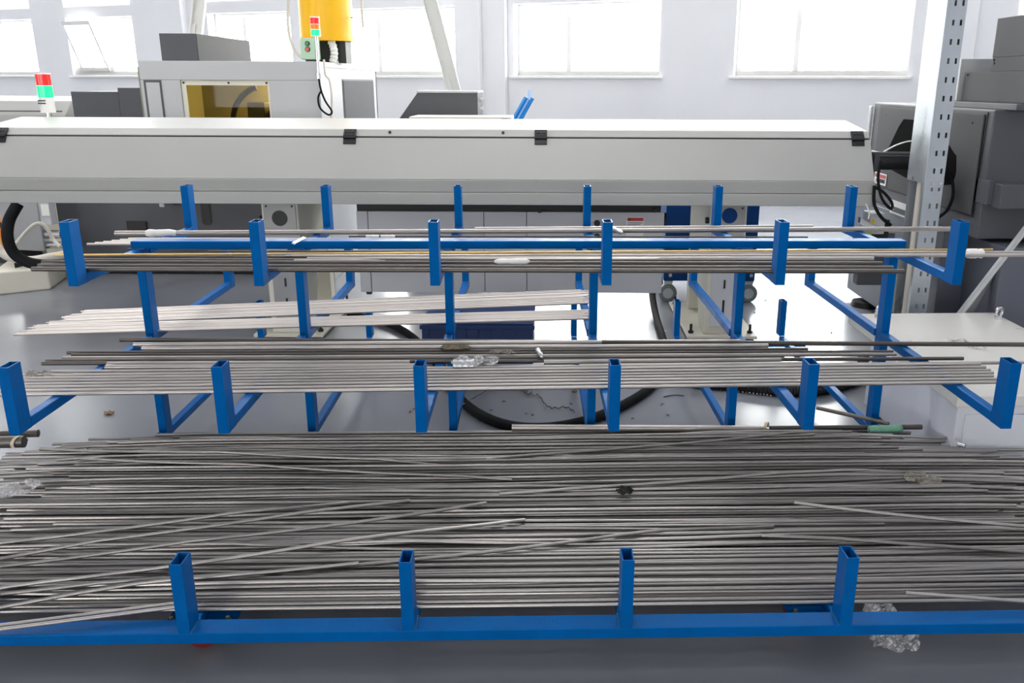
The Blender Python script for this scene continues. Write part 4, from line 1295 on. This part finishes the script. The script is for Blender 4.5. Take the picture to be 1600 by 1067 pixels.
# cables around it
for (pts, m, r, lab) in (
    ([(1376, 250), (1372, 280), (1378, 310), (1392, 326), (1393, 316), (1380, 300), (1366, 292)], 'rubber', .008, 'black cable looping down beside the feeder end'),
    ([(1366, 290), (1366, 318), (1376, 338), (1392, 352)], 'rubber', .009, 'black cable curving from the feeder end to the switch block'),
    ([(1353, 318), (1358, 332), (1357, 342)], 'white_plastic', .004, 'thin white wire dropping from the feeder corner'),
    ([(1476, 258), (1487, 280), (1489, 305), (1480, 328), (1466, 340)], 'rubber', .009, 'black cable bowing out right of the perforated post')):
    Y_ = 4.70 if 'post' not in lab else 4.62
    tag(MB().tube(smooth_path([aY(x, y, Y_) for x, y in pts]), r, 8).build('cable', m, smooth=True), lab, 'cable')

# perforated galvanised cable post
PY = 4.42
a_, b_ = aY(1455, 250, PY), aY(1480, 250, PY)
pxa, pxb = 1.893, 1.980
q = thing('cable_post', 'tall galvanised cable post with two rows of slots in front of the right machine', 'post', ((pxa + pxb) / 2, PY + .1, 0))
PZ = CEIL - .01
fr_ = MB()
wdt = pxb - pxa
sx0, sx1 = pxa + wdt * .36, pxa + wdt * .78
sw = .0052
pitch = .088
nrow = 66
# front face as strips round the slots
fr_.box(pxa, sx0 - sw, PY, PY + .003, 0, PZ).box(sx0 + sw, sx1 - sw, PY, PY + .003, 0, PZ).box(sx1 + sw, pxb, PY, PY + .003, 0, PZ)
for k in range(nrow):
    z = .05 + k * pitch
    za, zc = z + .026, z + pitch
    for s_ in (sx0, sx1):
        fr_.box(s_ - sw, s_ + sw, PY, PY + .003, za, min(zc, PZ))
for s_ in (sx0, sx1):
    fr_.box(s_ - sw, s_ + sw, PY, PY + .003, 0, .05)
fr_.box(pxb - .003, pxb, PY + .003, PY + .22, 0, PZ).box(pxa, pxb - .003, PY + .217, PY + .22, 0, PZ)
fr_.box(pxa - .008, pxa, PY - .002, PY + .02, 0, PZ)
fr_.box(pxa - .002, pxa + .001, PY + .02, PY + .04, 0, PZ)
fr_.build('channel', 'galvanised', q)
zc_ = aY(1440, 287, PY).z
MB().box(pxa - .010, pxa - .007, PY, PY + .225, zc_, PZ).build('cover', 'galvanised', q, bevel=.001)
p = aX(1427, 278, pxa - .01)
MB().cyl((pxa - .014, p.y, p.z), (pxa - .010, p.y, p.z), .009, n=10).build('cover_screw', 'bright_steel', q)
MB().box(pxa, pxb, PY - .003, PY, zc_ - .02, zc_ + .02).build('splice_plate', 'galvanised', q, bevel=.001)
for s_ in (sx0, sx1):
    MB().cyl((s_, PY - .012, zc_), (s_, PY - .003, zc_), .009, n=10).build('splice_bolt', 'bright_steel', q, smooth=True)
for k, (yy, r_, m) in enumerate(((.06, .018, 'white_plastic'), (.125, .020, 'cream_cable'))):
    tag(MB().tube([(pxa + .03, PY + yy, .02), (pxa + .025, PY + yy, 1.4), (pxa + .03, PY + yy, CEIL - .05)], r_, 10).build('riser_cable', m, smooth=True),
        ('white' if k == 0 else 'beige') + ' cable running up inside the galvanised post', 'cable')

# low cabinet with eye bolts beside the rack
q = thing('oil_tank', 'low pale steel tank with a smooth lid and two eye bolts beside the rack', 'tank', (1.85, 3.5, 0))
lid_z = .36
LQ = [aZ(1326, 490, lid_z), aZ(1553, 488, lid_z), None, aZ(1497, 619, lid_z)]
LQ[2] = LQ[1] + (LQ[3] - LQ[0])
l0 = [(LQ[3].x, LQ[3].y), (LQ[2].x, LQ[2].y), (LQ[1].x, LQ[1].y), (LQ[0].x, LQ[0].y)]
MB().prism(l0, 'z', lid_z - .045, lid_z).build('lid', 'cabinet_top', q, bevel=.005)
bq = aZ(1344, 636, 0)
body = [(l0[0][0] + .012, l0[0][1] + .012), (l0[1][0] - .02, l0[1][1] + .012), (l0[2][0] - .02, bq.y), (max(bq.x, 1.462), bq.y)]
MB().prism(body, 'z', .02, lid_z - .045).build('body', 'cabinet_side', q, bevel=.004)
MB().prism([(body[0][0] + .02, body[0][1] + .02), (body[1][0] - .02, body[1][1] + .02), (body[2][0] - .02, body[2][1] - .02), (body[3][0] + .02, body[3][1] - .02)], 'z', 0, .02).build('plinth', 'black', q)
MB().box(body[0][0] + .03, body[1][0] - .03, body[0][1] - .004, body[0][1], .06, lid_z - .075).build('front_cover', 'cabinet_side', q, bevel=.002)
for (x, y) in ((1373, 496), (1560, 498)):
    p = aZ(x, y, lid_z)
    b = MB()
    b.cyl((p.x, p.y, lid_z), (p.x, p.y, lid_z + .012), .020, n=16)
    ang = .5
    rg = [(p.x + .022 * math.cos(a) * math.cos(ang), p.y + .022 * math.cos(a) * math.sin(ang), lid_z + .034 + .022 * math.sin(a)) for a in [2 * math.pi * i / 20 for i in range(21)]]
    b.tube(rg, .0075, 10, False)
    b.build('eye_bolt', 'bright_steel', q, smooth=True)
a_ = aZ(1487, 533, lid_z)
o = rough_sheet('plastic_wrap', MATS['stretch_film'], a_.x + .03, a_.y - .07, lid_z + .002, .09, .03, .03, 31, rot=-.9)
tag(o, 'strip of clear film hanging over the end of the long dark bar', 'film')

# leaning metal strip on the right
q = thing('metal_strip', 'shiny metal strip leaning at a slant on the right', 'strip', (2.2, 3.98, 0))
A_, B_ = aY(1612, 345, 4.02), aY(1492, 500, 4.19)
d = (B_ - A_).normalized()
B2 = B_ + d * (B_.z - .01) / -d.z
A2 = A_ - d * .25
s_ = Vector((.022, -.01, .012))
MB().slab([A2, A2 + s_, B2 + s_, B2], (0, .004, 0)).build('strip', 'aluminium', q)
MB().slab([A2, A2 + Vector((0, .03, 0)), B2 + Vector((0, .03, 0)), B2], (.004, 0, 0)).build('flange', 'aluminium', q)
p_ = B_ + Vector((.03, .03, 0))
MB().slab([p_, p_ + Vector((.10, .06, 0)), p_ + Vector((.24, .08, .32)), p_ + Vector((.21, .04, .32))], (0, .004, 0)).build('gusset_sheet', 'mid_grey', q)

# ------------------------------------------------------------------ on the floor
hp = smooth_path([aY(1019, 440, 5.7), aY(1020, 466, 5.55), aZ(1026, 497, .03), aZ(1036, 530, .024), aZ(1040, 565, .024), aZ(1018, 603, .024), aZ(975, 632, .024), aZ(915, 657, .024), aZ(850, 668, .024), aZ(790, 663, .024),
                  aZ(740, 641, .024), aZ(706, 607, .024), aZ(680, 565, .024), aZ(652, 533, .024), aZ(622, 512, .024), aZ(585, 498, .024), aZ(545, 492, .024)])
tag(MB().tube(hp, .022, 12).build('hose', 'rubber', smooth=True), 'black hose lying in a wide loop on the floor behind the rack', 'hose')
hp = smooth_path([aZ(1080, 596, .03), aZ(1150, 602, .03), aZ(1215, 609, .03), aZ(1268, 609, .03), aZ(1312, 601, .03), aZ(1345, 586, .03), aZ(1350, 560, .03)], 24)
tag(MB().tube(hp, .03, 12, True, [.032 if i % 2 else .027 for i in range(len(hp))]).build('ribbed_hose', 'rib_black', smooth=True), 'black ribbed hose on the floor near the low tank', 'hose')
tag(MB().cyl(aZ(718, 635, .04), aZ(773, 603, .012), .004, n=8).build('rod_offcut', 'bright_steel', smooth=True), 'thin rod offcut leaning on the floor hose', 'rod')
# long swarf curls
cur = []
base_pts = smooth_path([aZ(812, 605, .012), aZ(826, 613, .014), aZ(842, 618, .012), aZ(853, 632, .014), aZ(865, 637, .010), aZ(885, 636, .012), aZ(898, 643, .008)], 10)
for i, p in enumerate(base_pts):
    a = i * 1.1
    rr_ = .012 if i < 18 else .004
    cur.append(p + Vector((rr_ * .4 * math.cos(a), rr_ * math.cos(a), max(-.006, rr_ * math.sin(a)))))
tag(MB().tube(cur, .0028, 6).build('swarf_curl', 'dark_steel', smooth=True), 'long curly metal swarf on the floor under the middle tier', 'swarf')
cur = []
base_pts = smooth_path([aZ(806, 606, .01), aZ(815, 610, .01), aZ(828, 618, .01)], 12)
for i, p in enumerate(base_pts):
    a = i * 1.3
    cur.append(p + Vector((.006 * math.cos(a), .012 * math.cos(a), .010 + .009 * math.sin(a))))
tag(MB().tube(cur, .0028, 6).build('swarf_curl', 'dark_steel', smooth=True), 'short tight swarf coil beside the long curl on the floor', 'swarf')
CHIPL = 'small dark metal chip lying on the floor under the rack'
for k, (x, y) in enumerate([(891, 630), (824, 648), (832, 650), (1037, 632), (1042, 648), (991, 655), (645, 640), (640, 645), (867, 553), (1085, 512), (1130, 540), (1198, 470), (1180, 490), (790, 628), (765, 642), (944, 600), (1300, 520), (1250, 560)]):
    p = aZ(x, y, 0)
    a = rr.uniform(0, 6.28)
    L_ = rr.uniform(.006, .014)
    b = MB().tube([(p.x, p.y, .003), (p.x + L_ * math.cos(a), p.y + L_ * math.sin(a), .006), (p.x + 1.6 * L_ * math.cos(a + .6), p.y + 1.6 * L_ * math.sin(a + .6), .003)], .0025, 5)
    tag(b.build('metal_chip', 'dark_steel'), CHIPL, 'chip', 'metal chips on the floor')
p = aZ(1052, 618, 0)
b = MB().tube([(p.x - .05 + .02 * k, p.y - .03 + .03 * math.sin(k * .5), .004) for k in range(6)], .0025, 6)
tag(b.build('wire_scrap', 'dark_steel', smooth=True), 'thin bent wire scrap on the floor right of the hose loop', 'wire')
o = rough_sheet('dry_leaf', MATS['leaf_brown'], *aZ(171, 647, 0)[:2], .003, .024, .018, .02, 41, nx=8, ny=6)
tag(o, 'dry brown leaf on the floor under the left of the middle tier', 'leaf')
o = rough_sheet('paper_scrap', MATS['straw'], *aZ(897, 612, 0)[:2], .003, .014, .018, .006, 42, nx=8, ny=6)
tag(o, 'tan scrap on the floor beside the middle post', 'scrap')
